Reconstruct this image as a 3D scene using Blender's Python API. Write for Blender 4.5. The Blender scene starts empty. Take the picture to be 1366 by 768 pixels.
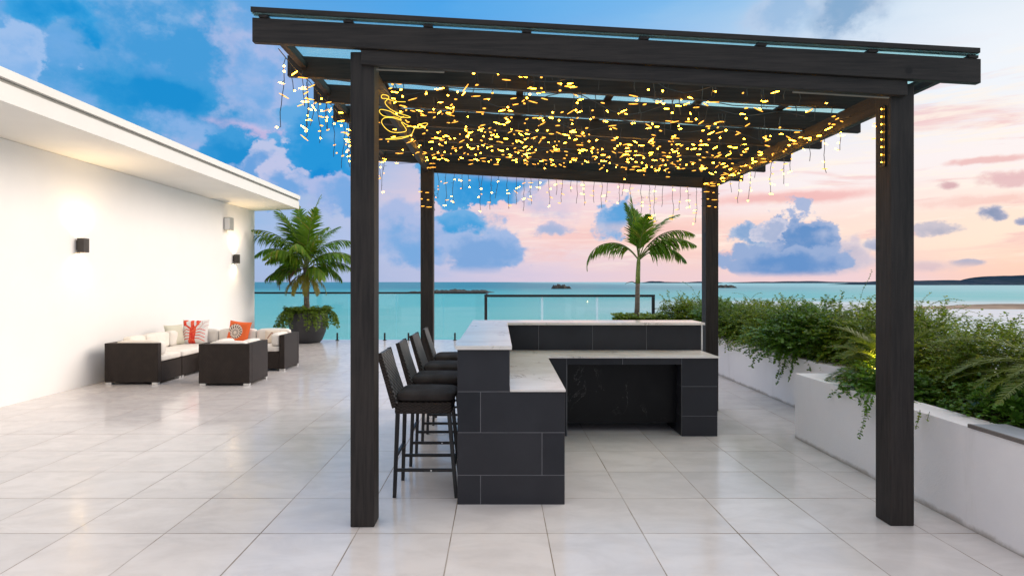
import bpy, bmesh, math, random
import numpy as np
from mathutils import Vector, Matrix
random.seed(7)
SC = bpy.context.scene
COL = SC.collection
R = math.radians
H = 1.583            # camera height above the terrace

# ------------------------------------------------------------------ materials
def new_mat(name):
    m = bpy.data.materials.new(name); m.use_nodes = True
    nt = m.node_tree; b = nt.nodes['Principled BSDF']
    return m, nt, b
def N(nt, t, **kw):
    n = nt.nodes.new(t)
    for k, v in kw.items():
        if k in n.inputs.keys(): n.inputs[k].default_value = v
        else: setattr(n, k, v)
    return n
def math_(nt, op, a, b=None, c=None, clamp=False):
    n = nt.nodes.new('ShaderNodeMath'); n.operation = op; n.use_clamp = clamp
    for i, v in enumerate((a, b, c)):
        if v is None: continue
        if isinstance(v, (int, float)): n.inputs[i].default_value = v
        else: nt.links.new(v, n.inputs[i])
    return n.outputs[0]
def mixc(nt, f, a, b, mode='MIX'):
    n = nt.nodes.new('ShaderNodeMix'); n.data_type = 'RGBA'; n.blend_type = mode
    for i, v in ((0, f), (6, a), (7, b)):
        if isinstance(v, (int, float)): n.inputs[i].default_value = v
        elif isinstance(v, tuple): n.inputs[i].default_value = (*v[:3], 1)
        else: nt.links.new(v, n.inputs[i])
    return n.outputs[2]
def smooth(nt, v, a, b, lo=0.0, hi=1.0, typ='SMOOTHSTEP'):
    n = nt.nodes.new('ShaderNodeMapRange'); n.interpolation_type = typ
    nt.links.new(v, n.inputs[0])
    n.inputs[1].default_value = a; n.inputs[2].default_value = b
    n.inputs[3].default_value = lo; n.inputs[4].default_value = hi
    return n.outputs[0]
def noise(nt, vec, scale, detail=4, rough=.55, stretch=None, dist=0):
    if stretch:
        mp = N(nt, 'ShaderNodeMapping'); mp.inputs['Scale'].default_value = stretch
        nt.links.new(vec, mp.inputs['Vector']); vec = mp.outputs[0]
    n = N(nt, 'ShaderNodeTexNoise', Scale=scale, Detail=detail, Roughness=rough, Distortion=dist)
    nt.links.new(vec, n.inputs['Vector'])
    return n
def M(name, col, rough=.5, col2=None, nscale=6, stretch=None, bump=0, bscale=40, bstretch=None, metal=0, spec=.5, detail=5, lo=.3, hi=.7):
    m, nt, b = new_mat(name)
    tc = N(nt, 'ShaderNodeTexCoord').outputs['Object']
    b.inputs['Roughness'].default_value = rough
    b.inputs['Metallic'].default_value = metal
    b.inputs['Specular IOR Level'].default_value = spec
    if col2 is None: col2 = tuple(c * .82 for c in col)
    n = noise(nt, tc, nscale, detail, .6, stretch)
    f = smooth(nt, n.outputs[0], lo, hi)
    nt.links.new(mixc(nt, f, col, col2), b.inputs['Base Color'])
    r = smooth(nt, n.outputs[0], .2, .8, rough * .85, min(1, rough * 1.2))
    nt.links.new(r, b.inputs['Roughness'])
    if bump:
        n2 = noise(nt, tc, bscale, 5, .6, bstretch or stretch)
        bp = N(nt, 'ShaderNodeBump', Strength=bump, Distance=.01)
        nt.links.new(n2.outputs[0], bp.inputs['Height']); nt.links.new(bp.outputs[0], b.inputs['Normal'])
    return m
def wood(name, ax):
    m, nt, b = new_mat(name)
    tc = N(nt, 'ShaderNodeTexCoord').outputs['Object']
    st = [14, 14, 14]; st[ax] = .8
    n = noise(nt, tc, 3.2, 7, .65, tuple(st)); n3 = noise(nt, tc, 1.7, 3)
    c = mixc(nt, smooth(nt, n.outputs[0], .3, .72), (.029, .0235, .0215), (.009, .0077, .0075))
    c = mixc(nt, smooth(nt, n3.outputs[0], .45, .75, 0, .55), c, (.036, .029, .025))
    # knots
    kn = N(nt, 'ShaderNodeTexVoronoi', Scale=2.1); nt.links.new(tc, kn.inputs['Vector'])
    k = smooth(nt, kn.outputs['Distance'], .03, .07, 1, 0)
    c = mixc(nt, k, c, (.006, .005, .005))
    nt.links.new(c, b.inputs['Base Color'])
    b.inputs['Roughness'].default_value = .62
    b.inputs['Specular IOR Level'].default_value = .35
    bp = N(nt, 'ShaderNodeBump', Strength=.5, Distance=.004)
    nt.links.new(n.outputs[0], bp.inputs['Height']); nt.links.new(bp.outputs[0], b.inputs['Normal'])
    return m
def marble(name, c1, c2, vein, rough, scale=1.6, vein_w=(.0, .035), cover=1.0):
    m, nt, b = new_mat(name); b.inputs['Specular IOR Level'].default_value = .5 if c1[0] > .1 else .15
    tc = N(nt, 'ShaderNodeTexCoord').outputs['Object']
    n = noise(nt, tc, scale, 6, .6, (1, 1.6, 1), .6)
    c = mixc(nt, smooth(nt, n.outputs[0], .35, .68), c1, c2)
    n2 = noise(nt, tc, scale * 1.3, 8, .62, (1.7, .9, 1.2), 1.4 if c1[0] > .1 else .4)
    d = math_(nt, 'ABSOLUTE', math_(nt, 'SUBTRACT', n2.outputs[0], .5))
    n4 = noise(nt, tc, 2.3, 2)
    v = math_(nt, 'MULTIPLY', smooth(nt, d, vein_w[0], vein_w[1], 1, 0), smooth(nt, n4.outputs[0], .5, .66, 0, cover))
    c = mixc(nt, v, c, vein)
    nt.links.new(c, b.inputs['Base Color'])
    b.inputs['Roughness'].default_value = rough
    return m
def wicker(name, c1, c2, sc=95, bump=.8):
    m, nt, b = new_mat(name)
    tc = N(nt, 'ShaderNodeTexCoord').outputs['Object']
    s = N(nt, 'ShaderNodeSeparateXYZ'); nt.links.new(tc, s.inputs[0])
    hz = math_(nt, 'SINE', math_(nt, 'MULTIPLY', s.outputs[2], sc * 3.2))
    xy = math_(nt, 'ADD', s.outputs[0], s.outputs[1])
    vt = math_(nt, 'SINE', math_(nt, 'MULTIPLY', xy, sc * 1.6))
    w = math_(nt, 'MULTIPLY', hz, vt)
    n = noise(nt, tc, 9, 3)
    f = math_(nt, 'ADD', smooth(nt, w, -.6, .9, 0, .8), smooth(nt, n.outputs[0], .4, .7, 0, .3), clamp=True)
    nt.links.new(mixc(nt, f, c1, c2), b.inputs['Base Color'])
    b.inputs['Roughness'].default_value = .5; b.inputs['Specular IOR Level'].default_value = .28
    bp = N(nt, 'ShaderNodeBump', Strength=bump, Distance=.004)
    nt.links.new(w, bp.inputs['Height']); nt.links.new(bp.outputs[0], b.inputs['Normal'])
    return m
def leafmat(name, c1, c2, c3=None, trans=.35, rough=.45):
    m, nt, b = new_mat(name)
    g = N(nt, 'ShaderNodeNewGeometry').outputs['Random Per Island']
    c = mixc(nt, g, c1, c2)
    if c3:
        c = mixc(nt, smooth(nt, g, .86, .9), c, c3)
    tc = N(nt, 'ShaderNodeTexCoord').outputs['Object']
    n = noise(nt, tc, 2.5, 3)
    c = mixc(nt, smooth(nt, n.outputs[0], .35, .7, .0, .5), c, tuple(x * .5 for x in c1))
    nt.links.new(c, b.inputs['Base Color'])
    b.inputs['Roughness'].default_value = rough
    b.inputs['Specular IOR Level'].default_value = .3
    tr = N(nt, 'ShaderNodeBsdfTranslucent'); nt.links.new(mixc(nt, .35, c, (.35, .45, .03)), tr.inputs[0])
    mx = N(nt, 'ShaderNodeMixShader'); mx.inputs[0].default_value = trans
    nt.links.new(b.outputs[0], mx.inputs[1]); nt.links.new(tr.outputs[0], mx.inputs[2])
    nt.links.new(mx.outputs[0], nt.nodes['Material Output'].inputs[0])
    return m
def emis(name, col, s):
    m, nt, b = new_mat(name)
    b.inputs['Base Color'].default_value = (*col, 1)
    b.inputs['Emission Color'].default_value = (*col, 1)
    b.inputs['Emission Strength'].default_value = s
    return m
def glassmat(name, tint, milk=0.0, milkc=(.8, .95, .95), refl=.35):
    m, nt, b = new_mat(name)
    nt.nodes.remove(b)
    tr = N(nt, 'ShaderNodeBsdfTransparent'); tr.inputs[0].default_value = (*tint, 1)
    g = N(nt, 'ShaderNodeBsdfGlossy', Roughness=.02); g.inputs[0].default_value = (.9, .97, 1, 1)
    lw = N(nt, 'ShaderNodeLayerWeight', Blend=.5)
    f = math_(nt, 'ADD', math_(nt, 'MULTIPLY', math_(nt, 'POWER', lw.outputs['Facing'], 4.0), refl), .03 * (refl > 0), clamp=True)
    mx = N(nt, 'ShaderNodeMixShader'); nt.links.new(f, mx.inputs[0])
    nt.links.new(tr.outputs[0], mx.inputs[1]); nt.links.new(g.outputs[0], mx.inputs[2])
    if milk:
        d = N(nt, 'ShaderNodeBsdfTranslucent'); d.inputs[0].default_value = (*milkc, 1)
        d2 = N(nt, 'ShaderNodeBsdfDiffuse'); d2.inputs[0].default_value = (*milkc, 1)
        m1 = N(nt, 'ShaderNodeMixShader'); nt.links.new(d.outputs[0], m1.inputs[1]); nt.links.new(d2.outputs[0], m1.inputs[2])
        m2 = N(nt, 'ShaderNodeMixShader'); m2.inputs[0].default_value = milk
        nt.links.new(mx.outputs[0], m2.inputs[1]); nt.links.new(m1.outputs[0], m2.inputs[2]); mx = m2
    nt.links.new(mx.outputs[0], nt.nodes['Material Output'].inputs[0])
    return m

WX, WY, WZ = wood('wood_along_x', 0), wood('wood_along_y', 1), wood('wood_upright', 2)
STUCCO = M('white_stucco', (.88, .87, .85), .75, (.86, .85, .83), 1.3, bump=.15, bscale=90)
ROOFW = M('white_fascia_paint', (.76, .75, .71), .6, (.73, .72, .68), 1.0)
GREYTRIM = M('shadow_gap_metal', (.38, .37, .34), .5)
PLANT_W = M('planter_render', (.84, .82, .83), .8, (.79, .77, .79), 1.1, bump=.25, bscale=60)
_nt = PLANT_W.node_tree; _b = _nt.nodes['Principled BSDF']; _l = _b.inputs['Base Color'].links[0].from_socket
_p = N(_nt, 'ShaderNodeNewGeometry').outputs['Position']; _s = N(_nt, 'ShaderNodeSeparateXYZ'); _nt.links.new(_p, _s.inputs[0])
_n = noise(_nt, _p, 5, 6, .65); _z = math_(_nt, 'ADD', _s.outputs[2], math_(_nt, 'MULTIPLY', _n.outputs[0], -.09))
_c = mixc(_nt, smooth(_nt, _z, -.045, .0, .75, 0), _l, (.30, .26, .22))
_n2 = noise(_nt, _p, 3, 6, .65, (1, 1, .16)); _c = mixc(_nt, smooth(_nt, _n2.outputs[0], .58, .74, 0, .28), _c, (.50, .48, .46))
_nt.links.new(_c, _b.inputs['Base Color'])
CAPM = M('planter_cap', (.38, .41, .46), .6, (.30, .33, .37), 5)
CAPD = M('cap_edge', (.16, .14, .13), .6)
SOIL = M('soil', (.10, .075, .055), .95, (.05, .04, .03), 20, bump=1, bscale=30)
SLATE = M('slate_tile', (.019, .021, .028), .45, (.013, .0145, .020), 3.5, detail=8, bump=.06, bscale=60, spec=.3)
_nt = SLATE.node_tree; _b = _nt.nodes['Principled BSDF']; _l = _b.inputs['Base Color'].links[0].from_socket
_g = N(_nt, 'ShaderNodeNewGeometry').outputs['Random Per Island']
_nt.links.new(mixc(_nt, math_(_nt, 'MULTIPLY', _g, .55), _l, (.034, .034, .040)), _b.inputs['Base Color'])
GROUT = M('pale_grout', (.17, .17, .185), .8)
MARB = marble('marble_counter', (.82, .79, .76), (.70, .65, .60), (.42, .38, .34), .16, 2.0)
BLKM = marble('black_marble', (.006, .006, .007), (.010, .010, .011), (.20, .20, .19), .28, 1.5, (0, .008), .4)
WICK = wicker('brown_wicker', (.011, .0075, .006), (.034, .023, .018))
WICKS = wicker('stool_weave', (.018, .016, .016), (.20, .185, .175), 60, 1)
CUSH = M('cream_cushion', (.80, .76, .70), .85, (.74, .70, .63), 3, bump=.3, bscale=120)
CUSHD = M('dark_cushion', (.024, .017, .015), .85, (.016, .012, .011), 6, bump=.5, bscale=160)
BLK = M('black_powder_coat', (.010, .010, .011), .42)
STEEL = M('brushed_steel', (.72, .72, .70), .3, metal=.6)
SATIN = M('satin_grey_metal', (.50, .50, .48), .4, (.42, .42, .40), metal=.35)
SCONCE = M('sconce_bronze', (.055, .045, .038), .45)
POTM = M('charcoal_pot', (.040, .040, .045), .55, (.026, .026, .030), 2, bump=.2)
TRUNK = M('palm_trunk', (.20, .17, .13), .85, (.11, .09, .07), 8, (1, 1, 9), bump=.8, bscale=10)
SHAFT = M('palm_crownshaft', (.20, .26, .05), .45, (.13, .19, .03), 4)
STEMM = M('green_stem', (.10, .11, .035), .7, (.06, .06, .03), 8)
RACH = M('palm_rachis', (.16, .20, .05), .5)
GLASS = glassmat('railing_glass', (.93, .99, .985), .05)
RGLASS = glassmat('roof_glass', (.70, .92, .93), .22, (.65, .92, .95), 0)
FROST = glassmat('frosted_strip', (.97, .99, 1), .35, (.9, .95, 1), 0)
BULB = emis('warm_led', (1, .43, .05), 2.1)
BULBH = emis('hot_warm_led', (1, .42, .018), 52)
TRAIL = emis('warm_light_trail', (1, .66, .06), 1.6)  # glow for the light trails modelled as tubes
LAMPG = emis('lamp_lens', (1, .68, .30), 90)
UPG = emis('garden_lamp_lens', (1, .78, .12), 12)
WIRE = M('dark_wire', (.02, .02, .025), .6)
ROCK = M('reef_rock', (.045, .042, .036), .9, (.02, .024, .018), .25, bump=.5, bscale=1)
HILLM = M('hill_scrub', (.009, .030, .062), 1, (.014, .036, .055), .02, detail=8, spec=.05)
SAND = M('wet_sand', (.30, .22, .16), .9, (.13, .10, .08), .08, spec=.1)
LF = leafmat('fern_leaf', (.075, .16, .010), (.19, .28, .018), (.34, .34, .04), .42)
LF2 = leafmat('fern_leaf_cool', (.050, .125, .012), (.12, .22, .018), (.25, .28, .03), .40)
LF3 = leafmat('broad_leaf', (.045, .14, .018), (.12, .26, .03), rough=.28)
LFP = leafmat('palm_leaf', (.075, .20, .012), (.19, .34, .02), (.30, .30, .04), .4)
LFP2 = leafmat('palm_leaf_dry', (.18, .10, .04), (.10, .05, .03), None, .25)
LFY = leafmat('palm_leaf_yellow', (.26, .24, .04), (.20, .16, .03), None, .3)
LFC = leafmat('cycad_leaf', (.08, .13, .012), (.16, .20, .02), None, .4)
LFG = leafmat('pot_creeper', (.09, .17, .02), (.18, .26, .04), None, .35)

# ------------------------------------------------------------------ helpers
def link(o, parent=None):
    COL.objects.link(o)
    if parent: o.parent = parent
    return o
def thing(name, label, cat, loc=(0, 0, 0), rz=0, group=None):
    o = bpy.data.objects.new(name, None); COL.objects.link(o)
    o.empty_display_size = .2
    o.location = loc; o.rotation_euler = (0, 0, rz); tag(o, label, cat, group)
    return o
def tag(o, label, cat, group=None):
    o['label'] = label; o['category'] = cat
    if group: o['group'] = group
    return o
class MB:
    def __init__(s): s.v = []; s.f = []
    def box(s, x0, x1, y0, y1, z0, z1):
        i = len(s.v)
        s.v += [(x0, y0, z0), (x1, y0, z0), (x1, y1, z0), (x0, y1, z0), (x0, y0, z1), (x1, y0, z1), (x1, y1, z1), (x0, y1, z1)]
        s.f += [tuple(i + k for k in q) for q in ((0, 3, 2, 1), (4, 5, 6, 7), (0, 1, 5, 4), (1, 2, 6, 5), (2, 3, 7, 6), (3, 0, 4, 7))]
        return s
    def prism(s, bot, top):
        n = len(bot); i = len(s.v); s.v += list(bot) + list(top)
        s.f.append(tuple(i + n - 1 - k for k in range(n))); s.f.append(tuple(i + n + k for k in range(n)))
        for k in range(n):
            j = (k + 1) % n; s.f.append((i + k, i + j, i + n + j, i + n + k))
        return s
    def bar(s, a, b, w, h=None, up=(0, 0, 1), w2=None):
        a, b = Vector(a), Vector(b); d = (b - a).normalized(); h = h or w
        u = Vector(up)
        if abs(d.dot(u)) > .95: u = Vector((0, 1, 0))
        x = d.cross(u).normalized(); y = x.cross(d).normalized(); k = (w2 or w) / w
        B = [a + x * sx * w / 2 + y * sy * h / 2 for sx, sy in ((-1, -1), (1, -1), (1, 1), (-1, 1))]
        T = [b + x * sx * w / 2 * k + y * sy * h / 2 * k for sx, sy in ((-1, -1), (1, -1), (1, 1), (-1, 1))]
        return s.prism([tuple(p) for p in B], [tuple(p) for p in T])
    def tube(s, pts, rad, n=6):
        pts = [Vector(p) for p in pts]
        if isinstance(rad, (int, float)): rad = [rad] * len(pts)
        i0 = len(s.v); ref = Vector((.13, .97, .21)).normalized()
        for k, p in enumerate(pts):
            d = (pts[min(k + 1, len(pts) - 1)] - pts[max(k - 1, 0)])
            d = d.normalized() if d.length > 1e-6 else Vector((0, 0, 1))
            x = d.cross(ref).normalized(); y = d.cross(x)
            for q in range(n):
                a = 2 * math.pi * q / n
                s.v.append(tuple(p + (x * math.cos(a) + y * math.sin(a)) * rad[k]))
        for k in range(len(pts) - 1):
            for q in range(n):
                a = i0 + k * n + q; b = i0 + k * n + (q + 1) % n
                s.f.append((a, b, b + n, a + n))
        s.f.append(tuple(i0 + n - 1 - q for q in range(n))); e = i0 + (len(pts) - 1) * n
        s.f.append(tuple(e + q for q in range(n)))
        return s
    def lathe(s, prof, n=32, c=(0, 0)):
        i0 = len(s.v)
        for r, z in prof:
            for q in range(n):
                a = 2 * math.pi * q / n; s.v.append((c[0] + r * math.cos(a), c[1] + r * math.sin(a), z))
        for k in range(len(prof) - 1):
            for q in range(n):
                a = i0 + k * n + q; b = i0 + k * n + (q + 1) % n
                s.f.append((a, b, b + n, a + n))
        s.f.append(tuple(i0 + n - 1 - q for q in range(n))); e = i0 + (len(prof) - 1) * n
        s.f.append(tuple(e + q for q in range(n)))
        return s
    def build(s, name, mat, parent=None, bevel=0, seg=2, smoothsh=False, off=None):
        me = bpy.data.meshes.new(name)
        v = s.v
        if off: v = [(a - off[0], b - off[1], c - off[2]) for a, b, c in v]
        me.from_pydata(v, [], s.f); me.update()
        if bevel:
            bm = bmesh.new(); bm.from_mesh(me)
            bmesh.ops.bevel(bm, geom=[e for e in bm.edges if not e.smooth or e.calc_face_angle(0) > .6], offset=bevel, segments=seg, profile=.6, affect='EDGES', clamp_overlap=True)
            bm.to_mesh(me); bm.free()
        if smoothsh:
            for p in me.polygons: p.use_smooth = True
        me.materials.append(mat)
        o = bpy.data.objects.new(name, me); link(o, parent)
        return o
def soft_box(x0, x1, y0, y1, z0, z1, rad=.03, puff=.015):
    """upholstered box: rounded, bulging"""
    bm = bmesh.new(); bmesh.ops.create_cube(bm, size=2)
    bmesh.ops.subdivide_edges(bm, edges=bm.edges, cuts=9, use_grid_fill=True)
    hx, hy, hz = (x1 - x0) / 2, (y1 - y0) / 2, (z1 - z0) / 2
    rad = min(rad, hx * .9, hy * .9, hz * .9)
    for v in bm.verts:
        c = v.co; p = Vector((c.x * hx, c.y * hy, c.z * hz))
        q = Vector((max(-hx + rad, min(hx - rad, p.x)), max(-hy + rad, min(hy - rad, p.y)), max(-hz + rad, min(hz - rad, p.z))))
        d = p - q
        if d.length > 1e-6: p = q + d.normalized() * rad
        bl = (1 - c.x * c.x) * (1 - c.y * c.y) if abs(c.z) > .99 else ((1 - c.x ** 2) * (1 - c.z ** 2) if abs(c.y) > .99 else (1 - c.y ** 2) * (1 - c.z ** 2))
        n = Vector((0, 0, c.z)) if abs(c.z) > .99 else (Vector((0, c.y, 0)) if abs(c.y) > .99 else Vector((c.x, 0, 0)))
        if max(abs(c.x), abs(c.y), abs(c.z)) > .99: p += n * puff * bl
        v.co = p + Vector(((x0 + x1) / 2, (y0 + y1) / 2, (z0 + z1) / 2))
    mb = MB(); bm.verts.index_update()
    mb.v = [tuple(v.co) for v in bm.verts]; mb.f = [tuple(v.index for v in f.verts) for f in bm.faces]
    bm.free(); return mb
def dup(root, name, loc, rz, label, group):
    r = root.copy(); COL.objects.link(r); r.location = loc; r.rotation_euler = (0, 0, rz)
    r['label'] = label; r['group'] = group
    for ch in list(root.children):
        c = ch.copy(); COL.objects.link(c); c.parent = r
        for g in ch.children:
            d = g.copy(); COL.objects.link(d); d.parent = c
    return r
def structure(o): o['kind'] = 'structure'; return o

# ------------------------------------------------------------------ terrace deck
m, nt, b = new_mat('porcelain_floor_tiles')
pos = N(nt, 'ShaderNodeNewGeometry').outputs['Position']
sx = N(nt, 'ShaderNodeSeparateXYZ'); nt.links.new(pos, sx.inputs[0])
T = .6026
u = math_(nt, 'DIVIDE', math_(nt, 'SUBTRACT', sx.outputs[0], .307), T)
v = math_(nt, 'DIVIDE', math_(nt, 'SUBTRACT', sx.outputs[1], 3.71), T)
def edge(w):
    f = math_(nt, 'FRACT', math_(nt, 'ADD', w, 1000.0))
    return math_(nt, 'MINIMUM', f, math_(nt, 'SUBTRACT', 1.0, f))
e = math_(nt, 'MINIMUM', edge(u), edge(v))
gn = noise(nt, pos, 1.1, 2)
gw = smooth(nt, gn.outputs[0], .35, .7, .0042, .0075)
g = math_(nt, 'LESS_THAN', e, gw)
cb = N(nt, 'ShaderNodeCombineXYZ'); nt.links.new(math_(nt, 'FLOOR', u), cb.inputs[0]); nt.links.new(math_(nt, 'FLOOR', v), cb.inputs[1])
wn = N(nt, 'ShaderNodeTexWhiteNoise'); nt.links.new(cb.outputs[0], wn.inputs['Vector'])
off = N(nt, 'ShaderNodeVectorMath', operation='MULTIPLY_ADD'); nt.links.new(wn.outputs['Color'], off.inputs[0]); off.inputs[1].default_value = (9, 9, 9); nt.links.new(pos, off.inputs[2])
n1 = noise(nt, off.outputs[0], 2.2, 7, .62, (1, 1.8, 1), .5)
n2 = noise(nt, off.outputs[0], 9, 5, .6)
c = mixc(nt, smooth(nt, n1.outputs[0], .33, .7), (.69, .655, .645), (.59, .555, .545))
c = mixc(nt, smooth(nt, n2.outputs[0], .5, .75, 0, .35), c, (.68, .61, .57))
c = mixc(nt, math_(nt, 'MULTIPLY', wn.outputs[0], .34), c, (.50, .49, .50))
gv = noise(nt, pos, 1.7, 4, .7)
c = mixc(nt, math_(nt, 'MULTIPLY', g, smooth(nt, gv.outputs[0], .36, .62, .62, 1.0)), c, (.19, .145, .105))
stn = noise(nt, pos, .8, 8, .7, (1, 1, 1), .8)
c = mixc(nt, smooth(nt, stn.outputs[0], .56, .72, 0, .16), c, (.50, .43, .37))
nt.links.new(c, b.inputs['Base Color'])
rr = math_(nt, 'ADD', smooth(nt, n2.outputs[0], .3, .7, .10, .22), math_(nt, 'MULTIPLY', g, .5))
nt.links.new(rr, b.inputs['Roughness'])
bp = N(nt, 'ShaderNodeBump', Strength=.5, Distance=.003)
hgt = math_(nt, 'SUBTRACT', math_(nt, 'MULTIPLY', noise(nt, pos, 3, 2).outputs[0], .35), g)
nt.links.new(hgt, bp.inputs['Height']); nt.links.new(bp.outputs[0], b.inputs['Normal'])
FLOOR = m
mb = MB()
out = [(-6.3, -5), (3.9, -5), (3.9, 14.05), (-.24, 14.05), (-.24, 16.15), (-6.9, 16.15), (-6.9, 15.202), (-6.3, 15.202)]
mb.prism([(x, y, -.35) for x, y in out], [(x, y, 0) for x, y in out])
structure(mb.build('terrace_floor', FLOOR))
mb = MB()
mb.box(-12, 5.2, -5.6, 13.9, -9, -.352)
structure(mb.build('ground', PLANT_W))

# ------------------------------------------------------------------ villa wall and roof
bld = thing('villa', 'white rendered villa with a deep overhanging flat roof along the left side', 'building', (-6.3, 5, 0))
o3 = (-6.3, 5, 0)
MB().box(-11, -6.302, -5, 15.2, -.01, 3.405).build('wall', STUCCO, bld, off=o3)
mb = MB()
prof = [(-11.5, 3.41), (-6.302, 3.41), (-5.15, 3.46), (-5.15, 3.655), (-5.20, 3.655), (-5.20, 3.70), (-5.12, 3.70), (-5.12, 3.80), (-11.5, 3.80)]
mb.prism([(x, -5.5, z) for x, z in prof], [(x, 15.2, z) for x, z in prof])
roof = mb.build('roof', ROOFW, bld, off=o3)
MB().box(-5.199, -5.17, -5.5, 15.19, 3.657, 3.698).build('shadow_gap', GREYTRIM, roof, off=o3)

# wall sconces
def sconce(y, label):
    t = thing('wall_sconce', label, 'wall light', (-6.3, y, 2.13), 0, 'up and down wall lights on the white wall')
    mb = MB()
    mb.box(.025, .125, -.06, -.052, -.105, .105); mb.box(.025, .125, .052, .06, -.105, .105)
    mb.box(.118, .125, -.052, .052, -.105, .105); mb.box(.025, .032, -.052, .052, -.105, .105)
    mb.build('housing', SCONCE, t, .002)
    MB().box(.0, .025, -.04, .04, -.07, .07).build('wall_bracket', SCONCE, t)
    for s in (1, -1):
        MB().box(.034, .116, -.05, .05, s * .07 - .004, s * .07 + .004).build('lens', LAMPG, t)
        ld = bpy.data.lights.new('sconce_light', 'SPOT'); ld.energy = 44 if s > 0 else 12; ld.color = (1, .70, .38)
        ld.spot_size = R(140); ld.spot_blend = 1.0; ld.shadow_soft_size = .03
        lo = bpy.data.objects.new('sconce_light', ld); link(lo, t); lo.location = (.075, 0, s * .12)
        lo.rotation_euler = (R(180) if s > 0 else 0, 0, 0)
    return t
sconce(8.82, 'small bronze box wall light glowing nearest the viewer on the white wall')
sconce(14.0, 'dark box wall light just below the grey metal box at the far wall end')
sconce(3.4, 'bronze box wall light outside the picture further along the white wall')
t = thing('wall_box', 'pale grey metal box mounted high near the far end of the white wall', 'wall box', (-6.3, 13.6, 2.92))
MB().box(0, .14, -.10, .10, -.15, .15).build('cover', SATIN, t, .008)
MB().box(.02, .13, -.115, -.101, -.13, .13).build('side_plate', STUCCO, t, .003)

# ------------------------------------------------------------------ pergola
XL, XR = -.958, 2.70
P = thing('pergola', 'dark stained timber pergola with a sloping glass roof over the bar', 'pergola', (.87, 5.5, 0))
po = (.87, 5.5, 0)
SL = .0568
def zb(x): return 3.115 - SL * (x + 1.573)      # underside of rafters
def slopebar(mb, x0, x1, y0, y1, lo, hi):
    mb.prism([(x0, y0, zb(x0) + lo), (x1, y0, zb(x1) + lo), (x1, y1, zb(x1) + lo), (x0, y1, zb(x0) + lo)],
             [(x0, y0, zb(x0) + hi), (x1, y0, zb(x1) + hi), (x1, y1, zb(x1) + hi), (x0, y1, zb(x0) + hi)])
    return mb
PW = .155
posts = [(XL, 3.80), (XR - PW, 3.82), (XL, 7.22), (XR - PW, 7.22)]
for i, (x, y) in enumerate(posts):
    mb = MB()
    top = zb(x + PW) - .003
    mb.box(x, x + PW, y, y + PW, 0, top)
    o = mb.build('post', WZ, P, .008, off=po)
RY = [3.755, 4.38, 5.00, 5.60, 6.19, 6.78, 7.40]
for i, y in enumerate(RY):
    mb = slopebar(MB(), -1.573, 3.08, y, y + .045, 0, .155)
    mb.build('rafter', WX, P, .005, off=po)
# front and rear headers notched on the posts
for y in (3.774, 7.30):
    mb = slopebar(MB(), XL + .075, XR - .075, y, y + .045, -.098, -.003) if y < 5 else slopebar(MB(), XL + .157, XR - .157, y, y + .045, -.13, -.003)
    mb.build('header_beam', WX, P, .004, off=po)
# side beams
for x in (XL + .05, XR - .11):
    mb = MB(); z1 = zb(x + .03) - .004; z0 = z1 - .138
    mb.box(x, x + .05, 3.958, 7.218, z0, z1)
    mb.build('side_beam', WY, P, .004, off=po)
# trim under the roof edge at both ends
for x in (-1.47, 2.93):
    MB().box(x, x + .045, 3.802, 7.398, zb(x) + .06, zb(x) + .105).build('edge_trim', WY, P, .003, off=po)
# battens along Y on top of the rafters
for x in (-1.53, -.99, -.48, .15, .90, 1.65, 2.36, 3.0):
    mb = slopebar(MB(), x, x + .06, 3.75, 7.46, .157, .174)
    mb.build('batten', WY, P, .002, off=po)
mb = slopebar(MB(), -1.575, 3.06, 3.745, 7.47, .176, .182)
mb.build('roof_glass', RGLASS, P, off=po)
mb = slopebar(MB(), -1.575, 3.06, 3.735, 3.80, .184, .216)
mb.build('edge_strip', WX, P, .003, off=po)
for y in (4.10, 4.17, 4.25, 4.75, 4.85, 5.30, 5.40, 5.95, 6.05, 6.6, 7.2):
    slopebar(MB(), -1.50, 3.0, y, y + .02, .184, .200).build('glazing_strip', BLK, P, off=po)
# conduit below front header
c1 = [(XL + .17, 3.80, zb(XL + .17) - .118), (-.35, 3.80, zb(-.35) - .11)]
CG = M('conduit_grey', (.20, .18, .15), .6)
MB().tube(c1, .006).build('conduit', CG, P, off=po); MB().tube([(1.9, 3.80, zb(1.9) - .11), (2.52, 3.80, zb(2.52) - .112)], .006).build('conduit', CG, P, off=po)
MB().box(XR - PW - .012, XR - PW - .002, 3.86, 3.90, 2.34, 2.74).build('light_channel', BLK, P, off=po)

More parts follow.
